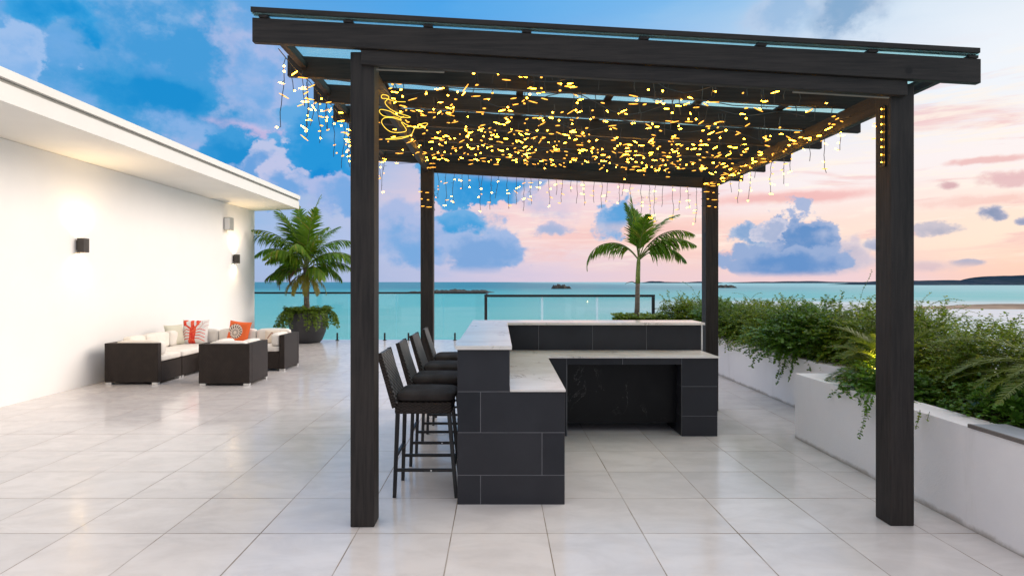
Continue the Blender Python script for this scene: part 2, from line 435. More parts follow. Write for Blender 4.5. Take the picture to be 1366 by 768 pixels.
# ------------------------------------------------------------------ string lights
def bulb_mesh(L, r, mt):
    bm = bmesh.new(); bmesh.ops.create_icosphere(bm, subdivisions=1, radius=1)
    for v in bm.verts: v.co = Vector((v.co.x * L, v.co.y * r, v.co.z * r))
    me = bpy.data.meshes.new('bulb'); bm.to_mesh(me); bm.free(); me.materials.append(mt); return me
BM = [bulb_mesh(.0075, .007, BULBH), bulb_mesh(.016, .006, BULB), bulb_mesh(.028, .005, BULB), bulb_mesh(.042, .0042, BULB), bulb_mesh(.010, .006, BULBH), bulb_mesh(.024, .0042, BULBH), bulb_mesh(.010, .007, BULB), bulb_mesh(.034, .0036, BULBH)]
DENS = 1
def string_light(label, run, drops, rs, group='warm fairy light strings on the pergola', nb=90, along=.0):
    """run = list of points of the main cable; drops = list of (point, length)"""
    rnd = random.Random(rs)
    root = thing('string_light', label, 'string light', run[0], 0, group)
    o = run[0]
    mb = MB(); mb.tube(run, .0035, 4)
    spots = []
    for (p, L) in drops:
        q = Vector(p); pts = [q.copy()]
        k = max(2, int(L / .05))
        for j in range(k):
            q = q + Vector((rnd.uniform(-.012, .012), rnd.uniform(-.012, .012), -L / k)); pts.append(q.copy())
            if rnd.random() < .75:
                tip = q + Vector((rnd.uniform(-.03, .03), rnd.uniform(-.03, .03), rnd.uniform(-.02, .012)))
                if rnd.random() < .6: mb.tube([q, tip], .0022, 3)
                spots.append(tip)
        mb.tube(pts, .0028, 4)
    for j in range(len(run) - 1):
        a, b_ = Vector(run[j]), Vector(run[j + 1])
        if along:
            for q in range(int((b_ - a).length / along)):
                p = a.lerp(b_, rnd.random()); spots.append(p + Vector((rnd.uniform(-.05, .05), rnd.uniform(-.12, .12), rnd.uniform(-.05, .035))))
    rnd.shuffle(spots)
    mb.build('cable', WIRE, root, off=o)
    for p in spots[:nb]:
        bo = bpy.data.objects.new('bulb', rnd.choice(BM)); link(bo, root)
        bo.location = Vector(p) - Vector(o)
        bo.rotation_euler = (0, rnd.gauss(0, .25), rnd.gauss(0, .5))
rnd = random.Random(3)
names = ['front', 'second', 'third', 'fourth', 'fifth', 'sixth', 'rearmost']
for i, y in enumerate(RY):
    yy = y - .02 if i else y + .20
    run = [(x, yy + rnd.uniform(-.03, .03), zb(x) - .012 + rnd.uniform(-.02, .01) + (.0 if i else .1)) for x in np.linspace(-1.3, 2.85, 16)]
    if i < 6:
        n = (10, 22, 26, 26, 26, 26)[i]
        drops = []
        for j in range(n):
            x = rnd.uniform(-.85, 2.55); drops.append(((x, yy, zb(x) + (.05 if i == 0 else -.01)), rnd.uniform(.04, .17)))
        string_light('warm fairy lights strung under the %s rafter of the pergola' % names[i], run, drops, i, nb=(14, 44, 60, 76, 92, 98)[i], along=.075)
        if i: 
            y2 = yy - .28; run2 = [(x, y2 + .10 * math.sin(x * 5 + i), zb(x) + .02 + .05 * math.sin(x * 7 + 2 * i)) for x in np.linspace(-.8, 2.5, 26)]
            string_light('warm fairy lights looped across the bay in front of the %s rafter' % names[i], run2, [((x_, y2, zb(x_) + .0), rnd.uniform(.05, .16)) for x_ in (rnd.uniform(-.75, 2.45) for _ in range(22))], 60 + i, nb=(0, 34, 52, 64, 72, 78)[i], along=.07)
    else:
        drops = []
        for j in range(34):
            x = -.75 + 3.2 * (j + rnd.uniform(-.3, .3)) / 33; drops.append(((x, yy, zb(x) - .12), rnd.uniform(.12, .46)))
        string_light('curtain of warm icicle lights hanging from the rearmost rafter of the pergola', run, drops, 20, nb=96, along=.2)
run = [(-1.44, y, zb(-1.44) - .0 - .02 * (k % 2)) for k, y in enumerate(np.linspace(3.85, 7.3, 12))]
string_light('warm icicle lights hanging along the left roof edge outside the posts', run,
             [((-1.44 + rnd.uniform(-.03, .05), y, zb(-1.44)), rnd.uniform(.15, .5)) for y in np.linspace(4.0, 7.2, 27)], 31, nb=98, along=.3)
run = [(2.80, y, zb(2.80) - .01 * (k % 2)) for k, y in enumerate(np.linspace(4.2, 7.3, 12))]
string_light('warm icicle lights hanging along the right roof edge outside the posts', run,
             [((2.80 + rnd.uniform(-.04, .04), y, zb(2.8)), rnd.uniform(.12, .42)) for y in (4.22, 4.26, 4.3, 4.8, 5.0, 5.3, 5.55, 5.8, 6.1, 6.35, 6.6, 6.85, 7.1)], 33, nb=50, along=.2)
xr = XR - .135
run = [(xr + .0, y, zb(xr) - .09 + .03 * math.sin(k * 2)) for k, y in enumerate(np.linspace(4.3, 7.2, 14))]
string_light('warm fairy lights wound along the inner face of the right side beam', run, [], 35, nb=60, along=.055)
run = [(XL + .12, y, zb(XL) - .09 + .03 * math.sin(k * 2)) for k, y in enumerate(np.linspace(4.3, 7.2, 14))]
string_light('warm fairy lights wound along the inner face of the left side beam', run, [], 36, nb=34, along=.11)
for (px_, lab, s) in ((XL, 'warm fairy lights wrapped round the top of the rear left post', 41), (XR - PW, 'warm fairy lights wrapped round the top of the rear right post', 42)):
    run = []
    for k in range(40):
        a = k * .8
        cx, cy = px_ + PW / 2, 7.22 + PW / 2; q = PW / 2 + .012
        c_, s_ = math.cos(a), math.sin(a); mxx = max(abs(c_), abs(s_))
        run.append((cx + c_ / mxx * q, cy + s_ / mxx * q, 2.74 - .011 * k))
    rt = thing('string_light', lab, 'string light', run[0], 0, 'warm fairy light strings on the pergola')
    run = run[:26]; MB().tube(run, .003, 4).build('cable', WIRE, rt, off=run[0])
    rr_ = random.Random(s)
    for k in range(0, 26):
        if run[k][1] < 7.22:
            bo = bpy.data.objects.new('bulb', BM[rr_.choice((1, 2, 3))]); link(bo, rt); bo.location = Vector(run[k]) - Vector(run[0]) + Vector((0, -.01, 0))
rt = thing('string_light', 'short vertical row of warm lights in the slot of the front right post', 'string light', (XR - PW - .016, 3.88, 2.74), 0, 'warm fairy light strings on the pergola')
MB().tube([(0, 0, 0), (0, 0, -.38)], .003, 4).build('cable', WIRE, rt)
for k in range(8):
    bo = bpy.data.objects.new('bulb', BM[0]); bo.scale = (.6, .6, .6); link(bo, rt); bo.location = (-.006, -.002, -.02 - k * .05)
# exposure trails of moving lights built as glowing loops at the front left post
loops = thing('string_light', 'looped light trails of moving string lights beside the front left post', 'string light', (XL + .2, 4.0, 2.8), 0, 'warm fairy light strings on the pergola')
lp = MB()
ctl = [(185, 208), (120, 205), (75, 190), (42, 186), (45, 166), (75, 170), (84, 186), (62, 215), (110, 262), (215, 300), (150, 297), (90, 265), (36, 254), (30, 272), (60, 295), (130, 302), (160, 320), (100, 303), (52, 308), (43, 338), (80, 380), (125, 393), (190, 382), (160, 330), (200, 350), (260, 366), (302, 356), (318, 338), (285, 340), (240, 368), (215, 408), (130, 424), (65, 433), (150, 431), (212, 412)]
cp = []
for k, (u_, v_) in enumerate(ctl):
    Yc = 4.02 + .09 * math.sin(k * 1.3)
    cp.append(Vector(((500 + u_ / 4.518 - 665) / 785 * Yc, Yc, H - (90 + v_ / 4.518 - 376) / 785 * Yc)) - Vector((XL + .2, 4.0, 2.8)))
pts = []
for k in range(len(cp) - 1):
    p0, p1, p2, p3 = cp[max(k - 1, 0)], cp[k], cp[k + 1], cp[min(k + 2, len(cp) - 1)]
    for q in range(5):
        t_ = q / 5; pts.append(.5 * ((2 * p1) + (p2 - p0) * t_ + (2 * p0 - 5 * p1 + 4 * p2 - p3) * t_ * t_ + (3 * p1 - p0 - 3 * p2 + p3) * t_ ** 3))
lp.tube(pts, .0020, 5)
lp.build('light_trail', TRAIL, loops, smoothsh=True)

# ------------------------------------------------------------------ bar counter
B = thing('bar_counter', 'L-shaped outdoor bar clad in charcoal tiles with pale marble tops', 'bar counter', (1.0, 5.5, 0))
bo_ = (1.0, 5.5, 0)
core = MB()
core.box(-.291, .078, 4.192, 6.962, 0, 1.101)
core.prism([(.072, 4.192, 0), (.471, 4.192, 0), (.496, 6.59, 0), (.072, 6.59, 0)], [(.072, 4.192, .801), (.471, 4.192, .801), (.496, 6.59, .801), (.072, 6.59, .801)])
core.box(.074, 2.283, 6.602, 6.962, 0, 1.101)
core.box(.4975, .705, 6.042, 6.606, 0, .801)
core.box(1.882, 2.246, 6.042, 6.606, 0, .801)
core.box(.706, 1.881, 6.042, 6.606, .737, .801)
core.build('core', GROUT, B, off=bo_)
G = .0052
def tiles_y(mb, y, rects, d=.008, sgn=-1):
    for x0, x1, z0, z1 in rects:
        a, b_ = sorted((y, y + sgn * d)); mb.box(x0 + G / 2, x1 - G / 2, a, b_, z0 + G / 2, z1 - G / 2)
def tiles_x(mb, x, rects, d=.008, sgn=-1):
    for y0, y1, z0, z1 in rects:
        a, b_ = sorted((x, x + sgn * d)); mb.box(a, b_, y0 + G / 2, y1 - G / 2, z0 + G / 2, z1 - G / 2)
Z1, Z2, Z3, Z4 = .209, .512, .803, 1.102
tl = MB()
tiles_y(tl, 4.198, [(-.293, -.128, .0, Z1), (-.128, .473, 0, Z1), (-.293, .31, Z1, Z2), (.31, .473, Z1, Z2), (-.293, -.128, Z2, Z3), (-.128, .473, Z2, Z3), (-.293, .080, Z3, Z4)])
def runs(a, b_, w, ph):
    xs = [a]; x = a + ph
    while x < b_ - .04: xs.append(x); x += w
    xs.append(b_); return list(zip(xs[:-1], xs[1:]))
for i, (za, zc) in enumerate(((0, Z1), (Z1, Z2), (Z2, Z3), (Z3, Z4))):
    ph = .3 if i % 2 else .6
    tiles_x(tl, -.285, [(a, c_, za, zc) for a, c_ in runs(4.19, 6.97, .6, ph)])
    tiles_y(tl, 6.962, [(a, c_, za, zc) for a, c_ in runs(-.293, 2.285, .6, ph)], sgn=1)
    tiles_x(tl, 2.277, [(6.60, 6.97, za, zc)], sgn=1)
tiles_x(tl, .072, [(a, c_, Z3 + .017, Z4) for a, c_ in runs(4.19, 6.6, .6, .3)], sgn=1)
tiles_y(tl, 6.608, [(a, c_, Z3 + .017, Z4) for a, c_ in ((.08, .45), (.45, 1.055), (1.055, 1.66), (1.66, 2.272))])
for (za, zc) in ((0, Z1), (Z1, Z2), (Z2, Z3)):
    tiles_y(tl, 6.048, [(1.88, 2.248, za, zc)])
    tiles_x(tl, 2.24, [(6.04, 6.60, za, zc)], sgn=1); tiles_x(tl, 1.888, [(6.06, 6.59, za, min(zc, .733))])
    tiles_x(tl, .48, [(a, c_, za, zc) for a, c_ in runs(4.2, 6.03, .6, .5)], sgn=1) if False else None
tiles_y(tl, 6.048, [(.495, .70, 0, Z3)])
tiles_y(tl, 6.048, [(.70, 1.274, .735, Z3), (1.274, 1.88, .735, Z3)])
for (za, zc) in ((0, Z1), (Z1, Z2), (Z2, Z3)):       # slightly skewed side of the left run
    for a, c_ in runs(4.2, 6.035, .6, .5):
        xa, xc = .465 + (a - 4.198) * .01045, .465 + (c_ - 4.198) * .01045
        tl.prism([(xa, a + G / 2, za + G / 2), (xa + .008, a + G / 2, za + G / 2), (xc + .008, c_ - G / 2, za + G / 2), (xc, c_ - G / 2, za + G / 2)],
                 [(xa, a + G / 2, zc - G / 2), (xa + .008, a + G / 2, zc - G / 2), (xc + .008, c_ - G / 2, zc - G / 2), (xc, c_ - G / 2, zc - G / 2)])
tl.build('tile_cladding', SLATE, B, .0008, 1, off=bo_)
MB().box(.712, 1.878, 6.22, 6.245, .10, .731).build('marble_panel', BLKM, B, off=bo_)
MB().box(2.272, 2.2875, 6.592, 6.606, .821, 1.101).build('edge_trim', M('white_trim', (.75, .75, .76), .4), B, off=bo_)
up = [(-.305, 4.165), (.095, 4.165), (.098, 6.545), (2.298, 6.545), (2.298, 6.995), (-.305, 6.995)]
MB().prism([(x, y, 1.1035) for x, y in up], [(x, y, 1.131) for x, y in up]).build('upper_countertop', MARB, B, .003, off=bo_)
lo_ = [(.0815, 4.178), (.478, 4.178), (.503, 6.02), (2.262, 6.02), (2.262, 6.598), (.0815, 6.598)]
MB().prism([(x, y, .8035) for x, y in lo_], [(x, y, .819) for x, y in lo_]).build('lower_countertop', MARB, B, .002, off=bo_)

# ------------------------------------------------------------------ bar stools
def make_stool():
    t = thing('bar_stool', '', 'bar stool')
    w, dpt = .38, .46        # w along Y, depth along X ; faces +X
    fr = MB(); fr.box(.0, .42, 0, w, .612, .70); fr.build('seat', WICK, t, .012)
    soft_box(.015, .435, -.005, w + .005, .702, .768, .028, .012).build('cushion', CUSHD, t, smoothsh=True)
    legs = [((.02, .02), (.0, .0)), ((.02, w - .02), (.0, w)), ((.40, .02), (.455, -.005)), ((.40, w - .02), (.455, w + .005))]
    for (a, b_) in legs:
        MB().bar((a[0], a[1], .615), (b_[0], b_[1], 0), .030, w2=.026).build('leg', BLK, t, .003)
    def lp_(k, z):
        a, b_ = legs[k]; f = 1 - z / .615; return (a[0] + (b_[0] - a[0]) * f, a[1] + (b_[1] - a[1]) * f, z)
    for (i, j, z) in ((0, 2, .20), (1, 3, .20), (0, 1, .30), (2, 3, .22)):
        o = MB().bar(lp_(i, z), lp_(j, z), .022, .022).build('foot_rail', BLK, t, .003)
    fx = lp_(0, .2)
    MB().tube([(.27, fx[1] - .012, .20), (.27, fx[1] - .016, .20)], .006, 8).build('bolt', STEEL, t)
    # leaning woven backrest
    mb = MB()
    y0, y1 = -.002, w + .002
    a = [(-.012, y0, .69), (.026, y0, .69), (.026, y1, .69), (-.012, y1, .69)]
    b_ = [(-.125, y0, 1.055), (-.098, y0, 1.055), (-.098, y1, 1.055), (-.125, y1, 1.055)]
    mb.prism(a, b_); mb.build('backrest', WICKS, t, .006)
    for yy in (y0 - .004, y1 + .004): MB().bar((.0, yy, .66), (-.113, yy, 1.06), .02, .034, up=(1, 0, 0)).build('back_frame', WICK, t, .003)
    return t
st = make_stool()
sl = ['front-most brown wicker bar stool nearest the viewer along the bar', 'second brown wicker bar stool from the viewer along the bar',
      'third brown wicker bar stool from the viewer along the bar', 'farthest brown wicker bar stool in the row by the rear post']
for i, (x, y, rz) in enumerate(((-.765, 4.33, 0), (-.755, 5.06, .01), (-.745, 5.76, -.01), (-.72, 6.50, .03))):
    if i == 0: st.location = (x, y, 0); st['label'] = sl[0]; st['group'] = 'wicker stools along the bar'
    else: dup(st, 'bar_stool', (x, y, 0), rz, sl[i], 'wicker stools along the bar')

# ------------------------------------------------------------------ wicker lounge
def feet(t, pts):
    for x, y in pts:
        MB().box(x - .045, x + .045, y - .03, y + .03, 0, .035).build('foot', STEEL, t, .003)
def module(label, x0, x1, y0, y1, sides):
    """sides: subset of 'W','E','S','N' that carry full-height panels with bolsters"""
    t = thing('sofa_module', label, 'sofa', ((x0 + x1) / 2, (y0 + y1) / 2, 0), 0, 'wicker lounge seating')
    cx, cy = (x0 + x1) / 2, (y0 + y1) / 2; a, c_ = (x1 - x0) / 2 - .003, (y1 - y0) / 2 - .003
    p = .095; zt = .638
    MB().box(-a + (p + .002) * ('W' in sides), a - (p + .002) * ('E' in sides), -c_ + (p + .002) * ('S' in sides), c_ - (p + .002) * ('N' in sides), .035, .335).build('base', WICK, t, .006)
    rng = {'W': (-a, -a + p, -c_, c_), 'E': (a - p, a, -c_, c_), 'S': (-a, a, -c_, -c_ + p), 'N': (-a, a, c_ - p, c_)}
    ix0, ix1, iy0, iy1 = -a, a, -c_, c_
    used = []
    for s in sides:
        X0, X1, Y0, Y1 = rng[s]
        if s in 'WE' and 'S' in sides: Y0 += p + .002
        if s in 'WE' and 'N' in sides: Y1 -= p + .002
        back = MB(); back.box(X0, X1, Y0, Y1, .035, zt)
        back.build('side_panel', WICK, t, .008)
        # corner posts of the weave standing a little proud
    if 'W' in sides: ix0 += p + .004
    if 'E' in sides: ix1 -= p + .004
    if 'S' in sides: iy0 += p + .004
    if 'N' in sides: iy1 -= p + .004
    soft_box(ix0 + .002, ix1 - .002, iy0 + .002, iy1 - .002, .337, .44, .03, .008).build('seat_cushion', CUSH, t, smoothsh=True)
    q = .15
    for s in sides:
        zz = .70 if s in BACK.get(label, '') else .658
        if s == 'W': bx = (ix0, ix0 + q, iy0 + (q if 'S' in sides else 0) + .01, iy1 - (q if 'N' in sides else 0) - .01)
        if s == 'E': bx = (ix1 - q, ix1, iy0 + (q if 'S' in sides else 0) + .01, iy1 - (q if 'N' in sides else 0) - .01)
        if s == 'S': bx = (ix0 + .01, ix1 - .01, iy0, iy0 + q)
        if s == 'N': bx = (ix0 + .01, ix1 - .01, iy1 - q, iy1)
        soft_box(bx[0], bx[1], bx[2], bx[3], .442, zz, .04, .015).build('back_cushion', CUSH, t, smoothsh=True)
    feet(t, [(-a + .06, -c_ + .035), (a - .05, -c_ + .035), (-a + .06, c_ - .035), (a - .05, c_ - .035)])
    return t
L1 = 'dark wicker sofa end module with arm nearest the viewer against the wall'
L2 = 'armless dark wicker sofa module against the wall behind the near arm'
L3 = 'corner dark wicker sofa module where wall run meets the far run'
L4 = 'armless dark wicker sofa module holding the orange shell pillow'
L5 = 'dark wicker sofa end module with right arm nearest the potted palm'
L6 = 'square dark wicker armchair with its back to the viewer and cream cushions'
BACK = {L1: 'W', L2: 'W', L3: 'WN', L4: 'N', L5: 'N', L6: ''}
module(L1, -6.08, -5.25, 9.07, 9.76, 'WS')
module(L2, -6.08, -5.25, 9.77, 10.46, 'W')
module(L3, -6.08, -5.25, 10.47, 11.25, 'WN')
module(L4, -5.24, -4.54, 10.48, 11.25, 'N')
module(L5, -4.53, -3.81, 10.48, 11.25, 'NE')
arm = module(L6, -4.58, -3.797, 8.975, 9.70, 'SWE'); arm.name = 'armchair'; arm['category'] = 'armchair'

def pillow(label, w, h, th, loc, rot, mat):
    mb = MB(); n = 16
    for s in (1, -1):
        i0 = len(mb.v)
        for i in range(n + 1):
            for j in range(n + 1):
                u_, v_ = i / n * 2 - 1, j / n * 2 - 1
                pin = 1 - .10 * (1 - abs(u_) ** 2) * 0 
                k = (1 - u_ ** 4) * (1 - v_ ** 4)
                xx = u_ * w / 2 * (1 - .07 * (1 - v_ * v_)) ; zz = v_ * h / 2 * (1 - .07 * (1 - u_ * u_))
                mb.v.append((xx, -s * th / 2 * k ** .6, zz + h / 2))
        for i in range(n):
            for j in range(n):
                a = i0 + i * (n + 1) + j; q = (a, a + n + 1, a + n + 2, a + 1)
                mb.f.append(q if s > 0 else q[::-1])
    o = mb.build('pillow', mat, None, smoothsh=True)
    o.location = loc; o.rotation_euler = rot
    tag(o, label, 'pillow', 'throw pillows on the lounge seating')
    return o
def blob_mask(nt, X, Z, items):
    """union of capsules painted as a printed motif; items: (x0,z0,x1,z1,r)"""
    out_ = None
    for x0, z0, x1, z1, r in items:
        dx, dz = x1 - x0, z1 - z0; L2_ = dx * dx + dz * dz + 1e-9
        px = math_(nt, 'SUBTRACT', X, x0); pz = math_(nt, 'SUBTRACT', Z, z0)
        h = math_(nt, 'DIVIDE', math_(nt, 'ADD', math_(nt, 'MULTIPLY', px, dx), math_(nt, 'MULTIPLY', pz, dz)), L2_, clamp=True)
        qx = math_(nt, 'SUBTRACT', px, math_(nt, 'MULTIPLY', h, dx)); qz = math_(nt, 'SUBTRACT', pz, math_(nt, 'MULTIPLY', h, dz))
        d = math_(nt, 'SQRT', math_(nt, 'ADD', math_(nt, 'MULTIPLY', qx, qx), math_(nt, 'MULTIPLY', qz, qz)))
        k = math_(nt, 'LESS_THAN', d, r)
        out_ = k if out_ is None else math_(nt, 'MAXIMUM', out_, k)
    return out_
def pillow_mat(kind):
    m, nt, b = new_mat('pillow_' + kind)
    tc = N(nt, 'ShaderNodeTexCoord').outputs['Object']
    s = N(nt, 'ShaderNodeSeparateXYZ'); nt.links.new(tc, s.inputs[0]); X, Z = s.outputs[0], s.outputs[2]
    b.inputs['Roughness'].default_value = .85
    if kind == 'lobster':
        it = [(-.03, .04, -.02, .17, .050), (-.02, .17, -.02, .28, .055), (-.03, .02, -.03, .05, .06), (-.03, .0, -.03, .03, .055)]
        it += [(-.05, .27, -.17, .36, .016), (-.17, .36, -.19, .42, .028), (-.19, .42, -.15, .44, .02), (0, .27, .06, .37, .016), (.06, .37, .04, .43, .026), (.06, .37, .09, .42, .014), (-.02, .28, -.05, .42, .03)]
        for k in range(4):
            it += [(0, .24 - .045 * k, .10, .28 - .06 * k, .008), (.10, .28 - .06 * k, .19, .25 - .065 * k, .006),
                   (-.05, .24 - .045 * k, -.14, .27 - .06 * k, .008), (-.14, .27 - .06 * k, -.19, .22 - .06 * k, .006)]
        mk = blob_mask(nt, X, Z, it)
        n = noise(nt, tc, 25, 3)
        red = mixc(nt, smooth(nt, n.outputs[0], .4, .6), (.72, .03, .02), (.85, .12, .05))
        c = mixc(nt, mk, (.80, .77, .74), red)
        it2 = [(.10, .30, .17, .40, .004), (.17, .40, .22, .42, .004), (.14, .36, .12, .43, .004), (.17, .32, .23, .36, .004)]
        c = mixc(nt, blob_mask(nt, X, Z, it2), c, (.60, .35, .33))
    elif kind == 'shell':
        px = math_(nt, 'SUBTRACT', X, -.03); pz = math_(nt, 'SUBTRACT', Z, .20)
        rr = math_(nt, 'SQRT', math_(nt, 'ADD', math_(nt, 'MULTIPLY', px, px), math_(nt, 'MULTIPLY', pz, pz)))
        an = math_(nt, 'ARCTAN2', pz, px)
        sp = math_(nt, 'SINE', math_(nt, 'ADD', math_(nt, 'MULTIPLY', an, 17.0), math_(nt, 'MULTIPLY', rr, 30.0)))
        edge_r = math_(nt, 'ADD', .135, math_(nt, 'MULTIPLY', math_(nt, 'SINE', math_(nt, 'MULTIPLY', an, .5)), .035))
        inside = math_(nt, 'LESS_THAN', rr, edge_r)
        band = math_(nt, 'GREATER_THAN', sp, .1)
        ring = math_(nt, 'GREATER_THAN', math_(nt, 'FRACT', math_(nt, 'MULTIPLY', rr, 15)), .22)
        dk = math_(nt, 'MULTIPLY', math_(nt, 'MULTIPLY', band, ring), math_(nt, 'GREATER_THAN', rr, .03))
        shell = mixc(nt, dk, (.78, .66, .55), (.045, .02, .03))
        c = mixc(nt, inside, (.80, .14, .03), shell)
    elif kind == 'sage':
        st_ = noise(nt, tc, 9, 3).outputs[0]
        c = mixc(nt, st_, (.68, .66, .54), (.55, .54, .42))
    else:
        it = [(-.12, .1, -.05, .2, .012), (-.05, .2, .03, .12, .01), (.03, .12, .10, .22, .012), (-.08, .28, .06, .3, .009)]
        c = mixc(nt, blob_mask(nt, X, Z, it), (.72, .62, .50), (.42, .24, .17))
    nt.links.new(c, b.inputs['Base Color'])
    return m
pillow('white pillow with a red lobster print in the sofa corner', .48, .46, .14, (-5.62, 10.86, .435), (R(-14), 0, R(6)), pillow_mat('lobster'))
pillow('orange pillow with a striped spiral shell print on the far sofa run', .44, .43, .14, (-4.87, 10.92, .435), (R(-15), R(5), R(-8)), pillow_mat('shell'))
pillow('plain pale sage pillow half hidden to the left of the lobster pillow', .36, .38, .12, (-5.84, 10.66, .44), (R(-14), 0, R(62)), pillow_mat('sage'))
pillow('beige patterned pillow beside the right arm of the far sofa run', .40, .26, .12, (-4.16, 10.93, .435), (R(-16), 0, 0), pillow_mat('beige'))

# ------------------------------------------------------------------ glass balustrades
def panel(parent, a, b_, off, z0=.06, z1=1.27, th=.012):
    a, b_ = Vector(a), Vector(b_); d = (b_ - a).normalized(); n = Vector((-d.y, d.x)) * th / 2
    q = [a - n, b_ - n, b_ + n, a + n]
    o = MB().prism([(p.x, p.y, z0) for p in q], [(p.x, p.y, z1) for p in q]).build('glass_panel', GLASS, parent, off=off)
    return o
r1 = thing('glass_balustrade', 'glass balustrade with thin black top rail and short black spigots along the far left edge', 'balustrade', (-3.3, 16, 0), 0, 'glass balustrades round the terrace')
of = (-3.3, 16, 0)
xs = [-6.74, -5.35, -4.07, -2.78, -1.49, -.31]
for a, c_ in zip(xs[:-1], xs[1:]):
    panel(r1, (a + .012, 16), (c_ - .012, 16), of)
    for f in (.26, .76):
        x = a + (c_ - a) * f
        mb = MB(); mb.lathe([(.05, 0), (.05, .012), (.024, .016), (.024, .20), (.02, .205)], 14, (x, 15.975)); mb.build('spigot', BLK, r1, off=of)
MB().box(-6.75, -.285, 15.97, 16.03, 1.262, 1.312).build('top_rail', BLK, r1, .004, off=of)
r3 = thing('glass_balustrade', 'short glass return balustrade running towards the viewer between the two long ones', 'balustrade', (-.29, 15, 0), 0, 'glass balustrades round the terrace')
panel(r3, (-.29, 13.97), (-.29, 14.95), (-.29, 15, 0)); panel(r3, (-.29, 14.98), (-.29, 15.94), (-.29, 15, 0))
MB().box(-.31, -.27, 13.96, 15.97, 1.272, 1.295).build('top_rail', BLK, r3, off=(-.29, 15, 0))
r2 = thing('glass_balustrade', 'glass balustrade with thick black rail and end posts behind the bar and slim palm', 'balustrade', (1.7, 13.9, 0), 0, 'glass balustrades round the terrace')
of = (1.7, 13.9, 0)
xs = [-.26, 1.03, 2.33, 3.61]
for a, c_ in zip(xs[:-1], xs[1:]):
    panel(r2, (a + .022, 13.9), (c_ - .022, 13.9), of, z1=1.225)
    MB().box(c_ - .03, c_ + .03, 13.91, 13.925, .0, 1.22).build('joint_strip', FROST, r2, off=of) if c_ < 3.5 else None
MB().box(-.335, 3.69, 13.87, 13.93, 1.227, 1.285).build('top_rail', BLK, r2, .004, off=of)
for x in (-.333, 3.62): MB().box(x, x + .068, 13.87, 13.93, 0, 1.225).build('post', BLK, r2, .004, off=of)

# ------------------------------------------------------------------ foliage helpers
class Leaves:
    def __init__(s): s.v = []; s.f = []
    def leaf(s, p, d, n, L, W):
        d = d.normalized(); x = d.cross(n)
        if x.length < 1e-4: x = Vector((1, 0, 0))
        x = x.normalized(); n = x.cross(d)
        i = len(s.v)
        s.v += [tuple(p), tuple(p + d * L * .45 + x * W - n * L * .04), tuple(p + d * L - n * L * .12), tuple(p + d * L * .45 - x * W - n * L * .04)]
        s.f += [(i, i + 1, i + 2, i + 3)]
    def blade(s, p, d, n, L, W, droop=.5):
        """long leaflet in three folded pieces"""
        d = d.normalized(); x = d.cross(n).normalized(); i = len(s.v); q = p.copy(); dd = d.copy()
        ws = (W * .55, W, W * .75, .0008)
        for k in range(4):
            s.v += [tuple(q - x * ws[k]), tuple(q + x * ws[k])]
            dd = (dd + Vector((0, 0, -droop * .33))).normalized(); q = q + dd * L / 3
        for k in range(3): a = i + 2 * k; s.f.append((a, a + 1, a + 3, a + 2))
    def build(s, name, mat, parent, off):
        me = bpy.data.meshes.new(name)
        me.from_pydata([(a - off[0], b_ - off[1], c_ - off[2]) for a, b_, c_ in s.v], [], s.f); me.update(); me.materials.append(mat)
        return link(bpy.data.objects.new(name, me), parent)
def frond(lv, st_, base, az, el, L, bend, nl=34, ll=.42, lw=.014, droop=.55, r0=.012, twist=0, start=.16, vee=.5, rnd=random, fwd=1.0):
    q = Vector(base); pts = [q.copy()]; dirs = []
    hz = Vector((math.cos(az), math.sin(az), 0)); sd = Vector((-math.sin(az), math.cos(az), 0))
    n = 22; a = el
    for k in range(n):
        t_ = (k + .5) / n; a = el - bend * t_ ** 1.35
        d = hz * math.cos(a) + Vector((0, 0, math.sin(a))) + sd * twist * t_; d.normalize(); dirs.append(d); q = q + d * L / n; pts.append(q.copy())
    dirs.append(dirs[-1])
    st_.tube(pts, [r0 * (1 - .85 * k / n) for k in range(n + 1)], 5)
    for k in range(nl):
        t_ = start + (1 - start) * (k + rnd.uniform(-.2, .2)) / nl; t_ = min(max(t_, 0), .999)
        i = int(t_ * n); f = t_ * n - i; p = pts[i].lerp(pts[i + 1], f); d = dirs[i]
        upn = sd.cross(d); upn = upn if upn.z > 0 or abs(upn.z) < .2 else -upn
        prof = math.sin(math.pi * min(1, (.12 + t_ * .88))) ** .55 * (1 - .25 * t_)
        for s in (1, -1):
            ld = (sd * s * (.8 - .25 * (fwd - 1) / .6) + d * (.62 + .35 * t_) * fwd + upn * vee * rnd.uniform(.5, 1.1) + Vector((rnd.uniform(-.1, .1), rnd.uniform(-.1, .1), rnd.uniform(-.12, .08))))
            lv.blade(p, ld, upn + Vector((0, 0, .01)), ll * prof * rnd.uniform(.8, 1.1), lw, droop * rnd.uniform(.6, 1.4))
